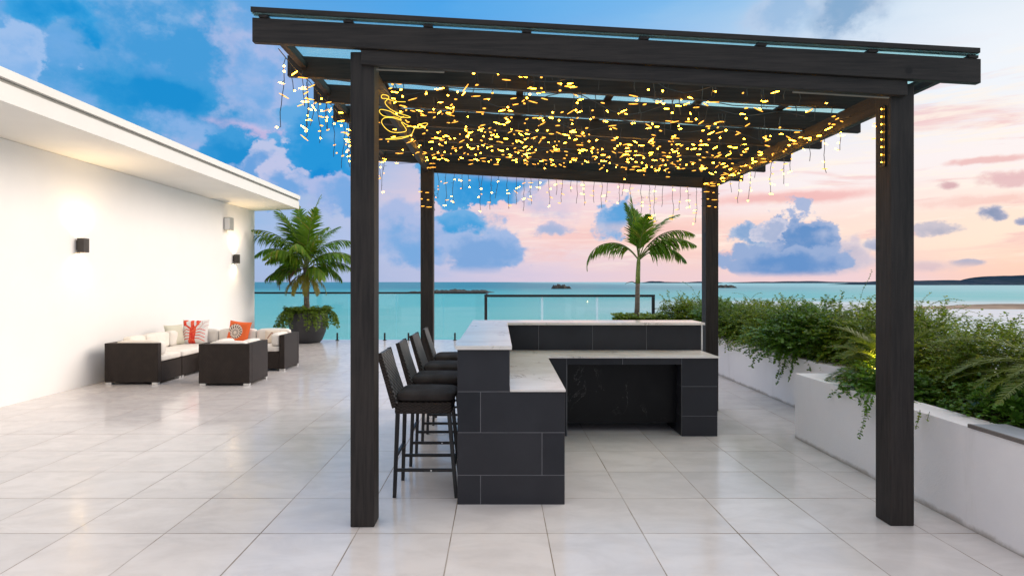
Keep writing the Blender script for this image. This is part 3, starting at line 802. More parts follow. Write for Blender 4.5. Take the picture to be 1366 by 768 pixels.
def spray(lv, sm, p, d, L, nleaf, ls, droop=.6, rnd=random, stem=True, wf=.46):
    q = Vector(p); d = Vector(d).normalized(); pts = [q.copy()]
    for k in range(nleaf):
        d = (d + Vector((rnd.gauss(0, .09), rnd.gauss(0, .09), rnd.gauss(0, .06) - droop / nleaf))).normalized()
        q = q + d * L / nleaf; pts.append(q.copy())
        sd = d.cross(Vector((0, 0, 1)));
        if sd.length < .05: sd = Vector((1, 0, 0))
        sd.normalize()
        for s in (1, -1):
            if rnd.random() < .88:
                ld = sd * s + d * .55 + Vector((rnd.gauss(0, .3), rnd.gauss(0, .3), rnd.gauss(0, .3)))
                nn = Vector((rnd.gauss(0, .4), rnd.gauss(0, .4), 1))
                lv.leaf(q, ld, nn, ls * rnd.uniform(.6, 1.2), ls * wf * rnd.uniform(.8, 1.2))
    if stem: sm.tube(pts[::2] + [pts[-1]] if len(pts) > 4 else pts, .0016, 3)
def shrub(label, c, r, nsp, mat, seed, wisps=8, trails=(), ls=.022, group='trailing shrubs in the planters', cat='shrub', L=(.14, .30), droop=.7, name='trailing_shrub', low=-.25):
    rnd = random.Random(seed); lv, sm = Leaves(), MB()
    base = (c[0], c[1], .60)
    t = thing(name, label, cat, base, 0, group)
    C_ = Vector(c)
    for k in range(26):          # main stems
        a = rnd.uniform(0, 6.28); e_ = rnd.uniform(.3, 1.4)
        tip = C_ + Vector((math.cos(a) * math.cos(e_) * r[0], math.sin(a) * math.cos(e_) * r[1], math.sin(e_) * r[2])) * .85
        b0 = Vector(base); mid = b0.lerp(tip, .5) + Vector((0, 0, .08)); sm.tube([b0, mid, tip], [.007, .005, .002], 4)
    lumps = [(rnd.uniform(0, 6.28), rnd.uniform(-.2, 1.3), rnd.uniform(.62, 1.28)) for _ in range(14)]
    ls *= 1.18
    for k in range(int(nsp * 1.9)):
        a = rnd.uniform(0, 6.2832); e_ = math.asin(rnd.uniform(low, 1))
        rad = rnd.random() ** .42 * (1 + .16 * math.sin(a * 3 + seed) * math.cos(e_))
        sc_ = 1
        for (la, le, lr) in lumps:
            da = math.atan2(math.sin(a - la), math.cos(a - la))
            if abs(da) < .5 and abs(e_ - le) < .4: sc_ = lr
        d = Vector((math.cos(a) * math.cos(e_), math.sin(a) * math.cos(e_), math.sin(e_)))
        p = C_ + Vector((d.x * r[0], d.y * r[1], d.z * r[2])) * rad * sc_
        dd = d + Vector((rnd.gauss(0, .45), rnd.gauss(0, .45), rnd.gauss(0, .35) + .15))
        LL = rnd.uniform(*L); spray(lv, sm, p, dd, LL, max(5, int(LL / .02)), ls, droop, rnd, stem=(k % 3 == 0))
    for k in range(int(wisps * 1.1)):
        a = rnd.uniform(0, 6.28); p = C_ + Vector((math.cos(a) * r[0] * .6, math.sin(a) * r[1] * .6, r[2] * .75))
        LL = rnd.uniform(.3, .72)
        spray(lv, sm, p, (math.cos(a) * .8, math.sin(a) * .6, 1.0), LL, int(LL / .030), ls * .62, 1.5, rnd)
        spray(lv, sm, p + Vector((.02, 0, 0)), (math.cos(a + 1) * .8, math.sin(a + 1) * .6, .9), LL * .7, int(LL / .034), ls * .6, 1.7, rnd)
    for (tx, ty, tz, tl_) in trails:
        for q in range(3):
            k = tl_ * (1, .6, .4)[q]
            spray(lv, sm, (tx + rnd.uniform(-.02, .02), ty + rnd.uniform(-.06, .06), tz), (-.15, rnd.uniform(-.1, .1), -1), k, max(4, int(k / .018)), ls * .85, .3, rnd)
    sm.build('stems', STEMM, t, off=base); lv.build('foliage', mat, t, base)
    return t

# ------------------------------------------------------------------ planters
pf = thing('planter', 'long white rendered planter wall beside the front right post', 'planter', (3.6, 2.5, 0), 0, 'white planters along the right side')
of = (3.6, 2.5, 0)
mb = MB(); mb.box(3.02, 3.27, -4.9, 6.0, 0, .655); mb.box(3.272, 4.70, 5.80, 6.0, 0, .655); mb.box(4.70, 4.9, -4.9, 6.0, -.5, .655)
mb.build('wall', PLANT_W, pf, .006, off=of)
mb = MB(); mb.box(3.035, 3.26, -4.9, 3.78, .657, .672); mb.build('cap', CAPM, pf, .002, off=of)
MB().box(3.012, 3.033, -4.9, 3.78, .650, .674).build('cap_edge', CAPD, pf, .002, off=of)
MB().box(3.272, 4.698, -4.9, 5.798, .4, .60).build('soil', SOIL, pf, off=of)
pb = thing('planter', 'set back white rendered planter wall behind the bar on the right', 'planter', (4.2, 9, 0), 0, 'white planters along the right side')
of = (4.2, 9, 0)
mb = MB(); mb.box(3.75, 3.95, 6.002, 13.6, 0, .635); mb.box(5.3, 5.5, 6.002, 13.6, -.5, .635); mb.box(3.952, 5.298, 13.4, 13.6, 0, .635)
mb.build('wall', PLANT_W, pb, .006, off=of)
MB().box(3.952, 5.298, 6.01, 13.398, .4, .58).build('soil', SOIL, pb, off=of)

# back planter shrubs (from far to near)
shrub('yellow green bushy plant at the far end of the set back planter', (3.98, 12.4, .78), (.50, .6, .38), 330, LF, 101, 3, ls=.035)
shrub('feathery green shrub just right of the rear right post', (4.25, 11.0, .76), (.60, .75, .36), 420, LF3, 102, 12, ls=.04)
shrub('feathery shrub with a thin trail down the white wall behind the bar end', (4.2, 9.85, .74), (.62, .70, .40), 560, LF2, 103, 12, ((3.72, 9.62, .70, .42), (3.72, 9.9, .66, .15), (3.72, 9.3, .66, .14)), ls=.028)
shrub('arching shrub with long bare shoots midway along the set back planter', (4.3, 8.75, .76), (.66, .72, .42), 620, LF, 104, 18, ((3.72, 8.7, .66, .12),), ls=.027)
shrub('dense dark shrub spilling over the set back planter beside its near end', (4.1, 7.65, .76), (.62, .66, .44), 620, LF3, 105, 18, ((3.70, 7.75, .66, .34), (3.70, 7.55, .66, .42), (3.68, 7.35, .66, .30), (3.70, 8.0, .66, .16)), ls=.034)
shrub('tall feathery shrub behind the corner of the front planter', (4.45, 6.75, .80), (.62, .6, .42), 700, LF, 106, 18, ls=.026)
# front planter shrubs
shrub('yellow green shrub behind the left side of the front right post', (4.15, 5.85, .80), (.48, .45, .38), 560, LF, 107, 12, ls=.024)
shrub('low leafy shrub spilling over the front planter beside the front right post', (3.34, 4.98, .66), (.32, .44, .15), 330, LF3, 108, 0, ((2.99, 4.72, .70, .38), (2.99, 4.9, .70, .12), (2.99, 5.1, .7, .1)), ls=.030, L=(.07, .15))
shrub('big bright feathery shrub right of the front right post', (4.10, 4.75, .76), (.55, .56, .36), 900, LF, 109, 14, ((2.99, 4.12, .68, .14), (2.99, 4.3, .68, .1)), ls=.021)
shrub('feathery shrub with zigzag shoots against the water at the right edge', (4.40, 4.05, .62), (.50, .5, .24), 620, LF, 110, 20, ls=.019)
shrub('dark low shrub filling the front planter under the arching fronds', (3.72, 4.1, .66), (.38, .60, .20), 460, LF3, 111, 0, ls=.024, L=(.08, .16))
shrub('dark shrub at the near end of the front planter', (3.95, 3.1, .66), (.5, .5, .24), 500, LF2, 112, 3, ls=.022)

# cycads / arching fronds
def cycad(label, c, n, L, seed, el=(.3, 1.2), az=None):
    rnd = random.Random(seed); lv, sm = Leaves(), MB()
    t = thing('cycad', label, 'cycad', c, 0, 'cycads in the front planter')
    for k in range(n):
        a = (az[k] if az else k * 2.4 + rnd.uniform(-.2, .2)); e_ = rnd.uniform(*el)
        frond(lv, sm, c, a, e_, L * rnd.uniform(.85, 1.1), rnd.uniform(.9, 1.5), nl=46, ll=.15, lw=.0055, droop=.25, r0=.007, start=.1, vee=.45, rnd=rnd)
    MB().lathe([(.05, -.08), (.07, -.03), (.06, .02), (.02, .05)], 12).build('trunk', TRUNK, t)
    sm.build('stems', RACH, t, off=c); lv.build('fronds', LFC, t, c)
    return t
cycad('dome shaped cycad lit from below just left of the front right post', (3.60, 5.42, .74), 34, .62, 5, (.1, 1.35))
cycad('cycad with long arching fronds leaning left at the right edge of the picture', (3.98, 3.95, .84), 18, .95, 6, (.25, .95), az=[2.6, 3.0, 3.4, 3.8, 4.2, 2.8, 3.2, 3.6, 4.0, 4.5, 5.2, 2.2, 1.2, .2, 6.0, 3.1, 3.5, 3.9])
def rosette_bush(label, c, r, n, seed):
    rnd = random.Random(seed); lv, sm = Leaves(), MB()
    t = thing('rosette_bush', label, 'shrub', (c[0], c[1], .6), 0, 'glossy rosette bushes on the planter edge'); of_ = (c[0], c[1], .6)
    for k in range(n):
        a = rnd.uniform(0, 6.28); e_ = math.asin(rnd.uniform(.0, 1)); d = Vector((math.cos(a) * math.cos(e_), math.sin(a) * math.cos(e_), math.sin(e_)))
        p = Vector(c) + Vector((d.x * r[0], d.y * r[1], d.z * r[2])) * rnd.uniform(.7, 1)
        sm.tube([Vector((c[0], c[1], .6)), p], .004, 4)
        ax = (d + Vector((0, -.2, .6))).normalized(); s1 = ax.cross(Vector((.3, .9, .1))).normalized(); s2 = ax.cross(s1)
        for ring in range(3):
            for q in range(6):
                an = q * 1.047 + ring * .5 + rnd.uniform(-.1, .1); od = s1 * math.cos(an) + s2 * math.sin(an)
                lv.leaf(p - ax * .012 * ring, od * (.6 + .35 * ring) + ax * (1.0 - .35 * ring), ax, rnd.uniform(.045, .065), .013)
    sm.build('stems', STEMM, t, off=of_); lv.build('leaves', LF3, t, of_)
rosette_bush('glossy rosette bush on the planter edge right of the front right post', (3.46, 3.98, .70), (.19, .26, .20), 46, 61)
rosette_bush('low glossy rosette bush against the grey planter cap', (3.50, 3.62, .66), (.17, .16, .15), 30, 62)
rosette_bush('glossy rosette bush at the right edge beside the grey planter cap', (3.50, 3.25, .66), (.16, .18, .15), 28, 63)
# garden uplight
gl = thing('garden_spotlight', 'small glowing yellow garden spotlight hidden in the planter left of the front right post', 'garden light', (3.40, 5.36, .60))
MB().lathe([(.02, 0), (.02, .07), (.035, .09), (.04, .14), (.036, .142)], 14).build('housing', BLK, gl)
MB().lathe([(.001, .1425), (.034, .1425), (.034, .150), (.001, .151)], 14).build('lens', UPG, gl)
ld = bpy.data.lights.new('garden_spot', 'POINT'); ld.energy = 3.5; ld.color = (1, .75, .12); ld.shadow_soft_size = .03
lo = bpy.data.objects.new('garden_spot', ld); link(lo, gl); lo.location = (.0, -.04, .24)

# ------------------------------------------------------------------ potted palms
def pot(t, c):
    MB().lathe([(.30, 0), (.36, .06), (.45, .28), (.50, .55), (.50, .78), (.475, .80), (.46, .78), (.46, .70)], 40).build('pot', POTM, t, smoothsh=False)
    MB().lathe([(.45, .66), (.455, .70), (.02, .72)], 24).build('soil', SOIL, t)
def creeper(t, seed, r=.5, hang=(.1, .4)):
    rnd = random.Random(seed); lv, sm = Leaves(), MB()
    for k in range(300):
        a = rnd.uniform(0, 6.28); rr_ = r * rnd.random() ** .5; p = Vector((math.cos(a) * rr_, math.sin(a) * rr_, .78))
        spray(lv, sm, p, (math.cos(a) * .5, math.sin(a) * .5, 1), rnd.uniform(.08, .20), 6, .060, .8, rnd, stem=k % 2 == 0, wf=.62)
    for k in range(80):
        a = rnd.uniform(0, 6.28); p = Vector((math.cos(a) * r * .97, math.sin(a) * r * .97, .84))
        LL = rnd.uniform(*hang); spray(lv, sm, p, (math.cos(a) * 1.1, math.sin(a) * 1.1, .3), LL + .1, int(LL / .035) + 3, .06, 3.4, rnd, wf=.62)
    sm.build('creeper_stems', STEMM, t); lv.build('creeper', LFG, t, (0, 0, 0))
c = (-5.0, 15.45, 0)
t = thing('potted_palm', 'bushy palm with dry hanging fronds in a charcoal pot by the wall end', 'potted palm', c, 0, 'potted palms on the terrace')
pot(t, c); creeper(t, 71, hang=(.2, .55))
rnd = random.Random(12)
MB().tube([(-.02, 0, .70), (-.04, 0, 1.1), (-.03, 0, 1.55), (-.06, 0, 1.95)], [.085, .07, .065, .07], 12).build('trunk', TRUNK, t, smoothsh=True)
lv, sm = Leaves(), MB()
cr = (-.06, 0, 1.9)
F = [(3.14, .9, 1.75, 1.75), (3.0, .55, 1.35, 1.5), (3.3, 1.15, 1.9, 1.75), (2.7, .75, 1.6, 1.6), (0, .95, 1.75, 1.7), (.2, .55, 1.4, 1.45), (-.25, .75, 1.6, 1.5), (.1, 1.15, 1.85, 1.5),
     (-1.57, 1.1, 1.5, 1.5), (1.57, 1.0, 1.5, 1.3), (2.4, 1.35, 1.8, 1.0), (.7, 1.4, 1.8, .9), (3.6, 1.3, 1.75, 1.1), (-.9, 1.25, 1.6, 1.3), (-2.2, .8, 1.4, 1.5), (4.0, .9, 1.5, 1.6), (-.5, .3, 1.1, 1.1), (3.4, .3, 1.1, 1.2), (1.9, 1.5, 2.0, .45), (2.9, 1.45, 2.0, .6), (.3, 1.5, 1.95, .5), (3.4, 1.4, 1.9, .7), (5.0, 1.45, 1.9, .5), (2.6, .4, 1.3, 1.5), (.5, .35, 1.3, 1.5)]
for (az, el, L, bd) in F:
    frond(lv, sm, cr, az + rnd.uniform(-.25, .25), el + rnd.uniform(-.12, .12), L * rnd.uniform(.85, 1.1), bd * rnd.uniform(.9, 1.35), nl=46, ll=.52, lw=.021, droop=.7 if el > 1.3 else 1.7, r0=.017, start=.2, vee=.15, fwd=1.2, twist=rnd.uniform(-.35, .35), rnd=rnd)
sm.build('frond_stems', RACH, t); lv.build('fronds', LFP, t, (0, 0, 0))
lv, sm = Leaves(), MB()
frond(lv, sm, cr, 3.3, .25, 1.05, 2.2, nl=32, ll=.34, lw=.015, droop=1.2, rnd=rnd)
frond(lv, sm, cr, 3.9, .2, .7, 2.2, nl=26, ll=.3, lw=.015, droop=1.2, rnd=rnd)
sm.build('dry_stems', TRUNK, t); lv.build('dry_fronds', LFP2, t, (0, 0, 0))
lv, sm = Leaves(), MB()
for az in (3.8, 5.0, 4.4, 5.6, .2): frond(lv, sm, (cr[0], cr[1], cr[2] - .05), az, -.4, .85, 1.1, nl=26, ll=.32, lw=.016, droop=1.6, rnd=rnd)
sm.build('yellow_stems', RACH, t); lv.build('yellow_fronds', LFY, t, (0, 0, 0))

c = (2.87, 12.0, 0)
t = thing('potted_palm', 'slender single trunk palm with few arching fronds in front of the glass balustrade', 'potted palm', c, 0, 'potted palms on the terrace')
pot(t, c); creeper(t, 72, .46, (.05, .2))
MB().tube([(-.06, 0, .70), (-.04, 0, 1.1), (-.035, 0, 1.45), (-.03, 0, 1.56)], [.06, .05, .045, .045], 12).build('trunk', TRUNK, t, smoothsh=True)
MB().tube([(-.03, 0, 1.555), (-.025, 0, 1.75), (-.015, 0, 1.98), (-.01, 0, 2.1)], [.049, .046, .040, .026], 12).build('crownshaft', SHAFT, t, smoothsh=True)
MB().tube([(-.05, 0, 1.55), (-.15, -.01, 1.59), (-.24, -.02, 1.57), (-.30, -.02, 1.54)], [.012, .009, .007, .003], 6).build('spathe', TRUNK, t)
lv, sm = Leaves(), MB(); rnd = random.Random(5); cr = (-.01, 0, 2.02)
for (az, el, L, bd, ll) in ((3.2, .95, 1.55, 2.75, .34), (3.0, 1.52, 1.30, .15, .34), (1.7, 1.5, 1.15, .5, .30), (-1.5, 1.35, 1.1, .9, .32), (.05, 1.12, 1.45, 1.65, .36), (.25, .72, 1.25, 1.75, .34), (-.2, .9, 1.3, 1.55, .32), (3.3, 1.45, 1.2, .3, .3), (.1, 1.3, 1.35, 1.1, .32), (-.4, 1.0, 1.3, 1.8, .34), (3.0, 1.05, 1.25, 2.4, .3)):
    frond(lv, sm, cr, az, el, L, bd, nl=46, ll=ll * 1.3, lw=.017, vee=.12, fwd=1.25, droop=.5 if el > 1.25 else 1.9, r0=.014, start=.22, rnd=rnd)
sm.build('frond_stems', RACH, t); lv.build('fronds', LFP, t, (0, 0, 0))

# ------------------------------------------------------------------ sea and land
m, nt, b = new_mat('turquoise_sea')
pos = N(nt, 'ShaderNodeNewGeometry').outputs['Position']
s = N(nt, 'ShaderNodeSeparateXYZ'); nt.links.new(pos, s.inputs[0]); X, Y = s.outputs[0], s.outputs[1]
n1 = noise(nt, pos, .006, 5, .6, (1, 2.2, 1)); n2 = noise(nt, pos, .0012, 4, .6, (1, 3, 1)); n3 = noise(nt, pos, .06, 5, .65, (.35, 1.6, 1))
near = (.12, .41, .40); mid = (.04, .35, .375); far = (.0, .165, .23); pale = (.52, .54, .58)
ff = math_(nt, 'ADD', Y, math_(nt, 'MULTIPLY', math_(nt, 'SUBTRACT', n1.outputs[0], .5), 240.0))
c = mixc(nt, smooth(nt, ff, 90, 300), near, mid)
c = mixc(nt, smooth(nt, ff, 330, 1100), c, far)
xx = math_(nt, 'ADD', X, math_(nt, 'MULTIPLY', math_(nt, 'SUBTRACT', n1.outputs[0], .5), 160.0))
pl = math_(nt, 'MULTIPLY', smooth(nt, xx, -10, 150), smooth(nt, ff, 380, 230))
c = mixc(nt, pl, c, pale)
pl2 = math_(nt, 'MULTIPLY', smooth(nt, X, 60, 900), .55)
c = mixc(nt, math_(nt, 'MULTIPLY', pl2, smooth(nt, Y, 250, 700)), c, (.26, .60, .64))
c = mixc(nt, smooth(nt, n3.outputs[0], .48, .7, 0, .35), c, (.26, .46, .46))
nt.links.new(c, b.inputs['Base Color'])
b.inputs['Roughness'].default_value = .35; b.inputs['Specular IOR Level'].default_value = .1
nb_ = noise(nt, pos, .9, 5, .6, (.5, 1.3, 1))
bp = N(nt, 'ShaderNodeBump', Strength=.6, Distance=.25); nt.links.new(nb_.outputs[0], bp.inputs['Height']); nt.links.new(bp.outputs[0], b.inputs['Normal'])
SEAZ = -8.5
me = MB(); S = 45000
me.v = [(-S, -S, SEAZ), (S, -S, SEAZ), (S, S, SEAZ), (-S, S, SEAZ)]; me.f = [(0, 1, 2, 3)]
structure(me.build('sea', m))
def land(name, x0, x1, y, depth, hfun, mat, seed, nx=60, ny=14, label=None):
    rnd_ = random.Random(seed); ph = [rnd_.uniform(0, 6.28) for _ in range(8)]
    mb = MB(); n = nx + 1
    for j in range(ny + 1):
        for i in range(n):
            u_, v_ = i / nx, j / ny
            e_ = (1 - (2 * v_ - 1) ** 2) ** .6 if 0 < v_ < 1 else 0
            ed = min(1, u_ * 9, (1 - u_) * 9) ** .6 if 0 < u_ < 1 else 0
            nz = 1 + .16 * math.sin(u_ * 23 + ph[0]) + .10 * math.sin(u_ * 57 + ph[1] + v_ * 5) + .07 * math.sin(u_ * 131 + ph[2] + v_ * 9)
            mb.v.append((x0 + (x1 - x0) * u_, y + depth * v_ + depth * .06 * math.sin(u_ * 19 + ph[3]), SEAZ - .3 + (hfun(u_) * nz * ed * e_)))
    for j in range(ny):
        for i in range(nx):
            a = j * n + i; mb.f.append((a, a + 1, a + n + 1, a + n))
    o = mb.build(name, mat, None, smoothsh=False); structure(o)
    if label: o['label'] = label
    return o
land('reef', -92, -3, 555, 26, lambda u_: 3.0 * (.55 + .45 * math.sin(u_ * 3.0)) * (1 if u_ > .35 else .7), ROCK, 1, 90)
land('rocky_islet', 78, 108, 860, 20, lambda u_: 8.0 * (.4 + .6 * math.sin(u_ * 3.1) ** .7) * (1 - .45 * u_), ROCK, 2, 50)
land('rocky_islet', 372, 402, 990, 20, lambda u_: 4.5, ROCK, 9, 40)
def hz_(u_):
    return 12 + 3 * math.exp(-((u_ - .12) / .06) ** 2) + 8 * math.exp(-((u_ - .46) / .09) ** 2) + 13 * math.exp(-((u_ - .52) / .035) ** 2) + 8 * math.exp(-((u_ - .8) / .2) ** 2) + 1.2 * math.sin(u_ * 310) + math.sin(u_ * 173)
land('hills', 1290, 2350, 1850, 500, hz_, HILLM, 3, 300, 18)
land('far_island', 2050, 4400, 4900, 500, lambda u_: 11 + 4 * math.sin(u_ * 7), HILLM, 4, 160, 10)
land('far_island', 1300, 2000, 5200, 300, lambda u_: 11 + 4 * math.sin(u_ * 9), HILLM, 5, 80, 8)
land('sandbar', 158, 520, 217, 24, lambda u_: 1.5 + .7 * u_, SAND, 6, 80, 10)

# ------------------------------------------------------------------ sky
W = bpy.data.worlds.new('World'); SC.world = W; W.use_nodes = True
nt = W.node_tree; nt.nodes.clear()
tc = N(nt, 'ShaderNodeTexCoord').outputs['Generated']
s = N(nt, 'ShaderNodeSeparateXYZ'); nt.links.new(tc, s.inputs[0])
AZ = math_(nt, 'ARCTAN2', s.outputs[0], s.outputs[1]); EL = math_(nt, 'ARCSINE', s.outputs[2])
def lin(c):
    return tuple(((v / 255 + .055) / 1.055) ** 2.4 if v > 10 else v / 255 / 12.92 for v in c)
def az_(px): return math.atan2(px - 665, 785)
def el_(px, py): return math.atan2(376 - py, math.hypot(785, px - 665))
# streaky warp for gradients
nS = noise(nt, tc, 2.2, 6, .6, (1, 1, 4.5)); nSc = math_(nt, 'SUBTRACT', nS.outputs[0], .5)
nS2 = noise(nt, tc, 5.0, 7, .62, (1, 1, 5.5)); nSd = math_(nt, 'SUBTRACT', nS2.outputs[0], .5)
A2 = math_(nt, 'ADD', AZ, math_(nt, 'MULTIPLY', nSc, .5)); E2 = math_(nt, 'ADD', EL, math_(nt, 'ADD', math_(nt, 'MULTIPLY', nSc, .10), math_(nt, 'MULTIPLY', nSd, .035)))
def ramp(cols):
    r = N(nt, 'ShaderNodeValToRGB'); cr_ = r.color_ramp
    lo, hi = -1.6, 1.6
    nt.links.new(smooth(nt, A2, lo, hi, typ='LINEAR'), r.inputs[0])
    pts = [((az_(px) - lo) / (hi - lo), lin(c_)) for px, c_ in cols]
    cr_.elements[0].position = pts[0][0]; cr_.elements[0].color = (*pts[0][1], 1)
    cr_.elements[1].position = pts[-1][0]; cr_.elements[1].color = (*pts[-1][1], 1)
    for p_, c_ in pts[1:-1]:
        e_ = cr_.elements.new(p_); e_.color = (*c_, 1)
    return r.outputs[0]
rows = [
 (.0,  ramp([(0, (150, 178, 222)), (350, (165, 185, 222)), (530, (185, 192, 225)), (700, (222, 204, 222)), (900, (238, 206, 210)), (1100, (238, 208, 214)), (1320, (250, 206, 190)), (1700, (250, 200, 175))])),
 (.07, ramp([(0, (150, 182, 228)), (350, (160, 188, 228)), (530, (182, 194, 228)), (700, (248, 218, 216)), (900, (252, 212, 200)), (1050, (252, 222, 212)), (1320, (255, 230, 210)), (1700, (255, 215, 175))])),
 (.15, ramp([(0, (130, 175, 226)), (350, (140, 180, 226)), (520, (190, 196, 226)), (700, (244, 208, 212)), (900, (244, 220, 228)), (1050, (250, 240, 240)), (1320, (252, 242, 240)), (1700, (255, 235, 220))])),
 (.27, ramp([(0, (105, 168, 226)), (300, (135, 176, 228)), (520, (120, 176, 228)), (800, (190, 200, 228)), (1050, (222, 230, 242)), (1280, (238, 243, 250)), (1700, (245, 244, 244))])),
 (.45, ramp([(0, (84, 162, 222)), (300, (96, 164, 222)), (600, (76, 164, 232)), (900, (120, 184, 236)), (1100, (165, 202, 234)), (1320, (208, 226, 242)), (1700, (225, 232, 240))])),
]
colr = rows[0][1]
for (e0, _), (e1, rc) in zip(rows[:-1], rows[1:]):
    colr = mixc(nt, smooth(nt, E2, e0, e1), colr, rc)
nT = noise(nt, tc, 7.0, 8, .66, (1, 1, 9), .4); nU = noise(nt, tc, 4.0, 7, .6, (1, 1, 7), .8)
zone = math_(nt, 'MULTIPLY', smooth(nt, AZ, -.15, .25), math_(nt, 'MULTIPLY', smooth(nt, EL, .01, .06), smooth(nt, EL, .34, .20)))
colr = mixc(nt, math_(nt, 'MULTIPLY', smooth(nt, nU.outputs[0], .50, .64, 0, .75), zone), colr, lin((242, 192, 190)))
colr = mixc(nt, math_(nt, 'MULTIPLY', smooth(nt, nT.outputs[0], .50, .66, 0, .85), zone), colr, lin((255, 243, 230)))
# billowy warp field
nB = noise(nt, tc, 9, 9, .58, (1, 1, 1.25)); nB2 = noise(nt, tc, 9, 9, .58, (1.1, .9, 1.3)); nB2.inputs['Distortion'].default_value = .3
vo = N(nt, 'ShaderNodeTexVoronoi', Scale=22.0); vo.feature = 'SMOOTH_F1'; vo.inputs['Smoothness'].default_value = .35
vm = N(nt, 'ShaderNodeMapping'); vm.inputs['Scale'].default_value = (1, 1, 1.2)
va = N(nt, 'ShaderNodeVectorMath', operation='MULTIPLY_ADD'); nt.links.new(nB.outputs['Color'], va.inputs[0]); va.inputs[1].default_value = (.06, .06, .06); nt.links.new(tc, va.inputs[2])
nt.links.new(va.outputs[0], vm.inputs['Vector']); nt.links.new(vm.outputs[0], vo.inputs['Vector'])
vB = math_(nt, 'SUBTRACT', vo.outputs['Distance'], .42)
sepn = N(nt, 'ShaderNodeSeparateColor'); nt.links.new(nB.outputs['Color'], sepn.inputs[0])
nx_ = math_(nt, 'SUBTRACT', sepn.outputs[0], .5); ny_ = math_(nt, 'SUBTRACT', sepn.outputs[1], .5)
def cloud(px, py, rx, ry, dark, light, soft=.25, warp=1.0, puff=.5, rot=0, op=1.0, base=None, shade=.5):
    dx = px - 665; ca, ce = az_(px), el_(px, py)
    small = rx * ry < 900
    ra = rx * 785 / (785 ** 2 + dx * dx); re = ry / math.hypot(785, dx)
    CL.append(dict(ca=ca, ce=ce, ra=ra, re=re, dark=dark, light=light, soft=soft, k=(ra + re) / 2 * warp * 2.6, puff=puff, rot=rot, op=op,
                   base=None if base is None else el_(px, base), shade=shade, small=small))
CL = []
def vec(*a):
    n = N(nt, 'ShaderNodeCombineXYZ')
    for i, v in enumerate(a):
        if isinstance(v, (int, float)): n.inputs[i].default_value = v
        else: nt.links.new(v, n.inputs[i])
    return n.outputs[0]
def vmath(op, a, b=None, c=None, out=0):
    n = N(nt, 'ShaderNodeVectorMath', operation=op)
    for i, v in enumerate((a, b, c)):
        if v is None: continue
        if isinstance(v, tuple): n.inputs[i].default_value = v
        else: nt.links.new(v, n.inputs[i])
    return n.outputs[out]
nF = noise(nt, tc, 30, 6, .62, (1, 1, 1.3)); sepf = N(nt, 'ShaderNodeSeparateColor'); nt.links.new(nF.outputs['Color'], sepf.inputs[0])
PP = vec(AZ, EL, 0.0)
NBIG = vec(math_(nt, 'ADD', nx_, math_(nt, 'MULTIPLY', math_(nt, 'SUBTRACT', sepf.outputs[0], .5), .42)), math_(nt, 'ADD', ny_, math_(nt, 'MULTIPLY', math_(nt, 'SUBTRACT', sepf.outputs[1], .5), .42)), 0.0)
NSM = vec(math_(nt, 'SUBTRACT', sepf.outputs[0], .5), math_(nt, 'SUBTRACT', sepf.outputs[1], .5), 0.0)
FB = math_(nt, 'ADD', math_(nt, 'MULTIPLY', nSc, 1.2), math_(nt, 'ADD', math_(nt, 'MULTIPLY', math_(nt, 'SUBTRACT', sepf.outputs[2], .5), .9), math_(nt, 'MULTIPLY', nx_, 2.0)))
ELb = math_(nt, 'ADD', EL, math_(nt, 'MULTIPLY', nSd, .02))
def apply(c, q):
    global nt
    if 'g' not in q:
        g = bpy.data.node_groups.new('cloud', 'ShaderNodeTree'); q['g'] = g
        for nm, ty in (('c', 'NodeSocketColor'), ('P', 'NodeSocketVector'), ('W', 'NodeSocketVector'), ('vB', 'NodeSocketFloat'), ('FB', 'NodeSocketFloat'), ('EL', 'NodeSocketFloat')):
            g.interface.new_socket(name=nm, in_out='INPUT', socket_type=ty)
        g.interface.new_socket(name='c', in_out='OUTPUT', socket_type='NodeSocketColor')
        gi = g.nodes.new('NodeGroupInput'); go = g.nodes.new('NodeGroupOutput')
        keep = nt; nt = g; r_ = cloud_nodes(q, *gi.outputs[:6]); g.links.new(r_, go.inputs[0]); nt = keep
    n = nt.nodes.new('ShaderNodeGroup'); n.node_tree = q['g']
    for i, v in enumerate((c, PP, NSM if q['small'] else NBIG, vB, FB, ELb)): nt.links.new(v, n.inputs[i])
    return n.outputs[0]
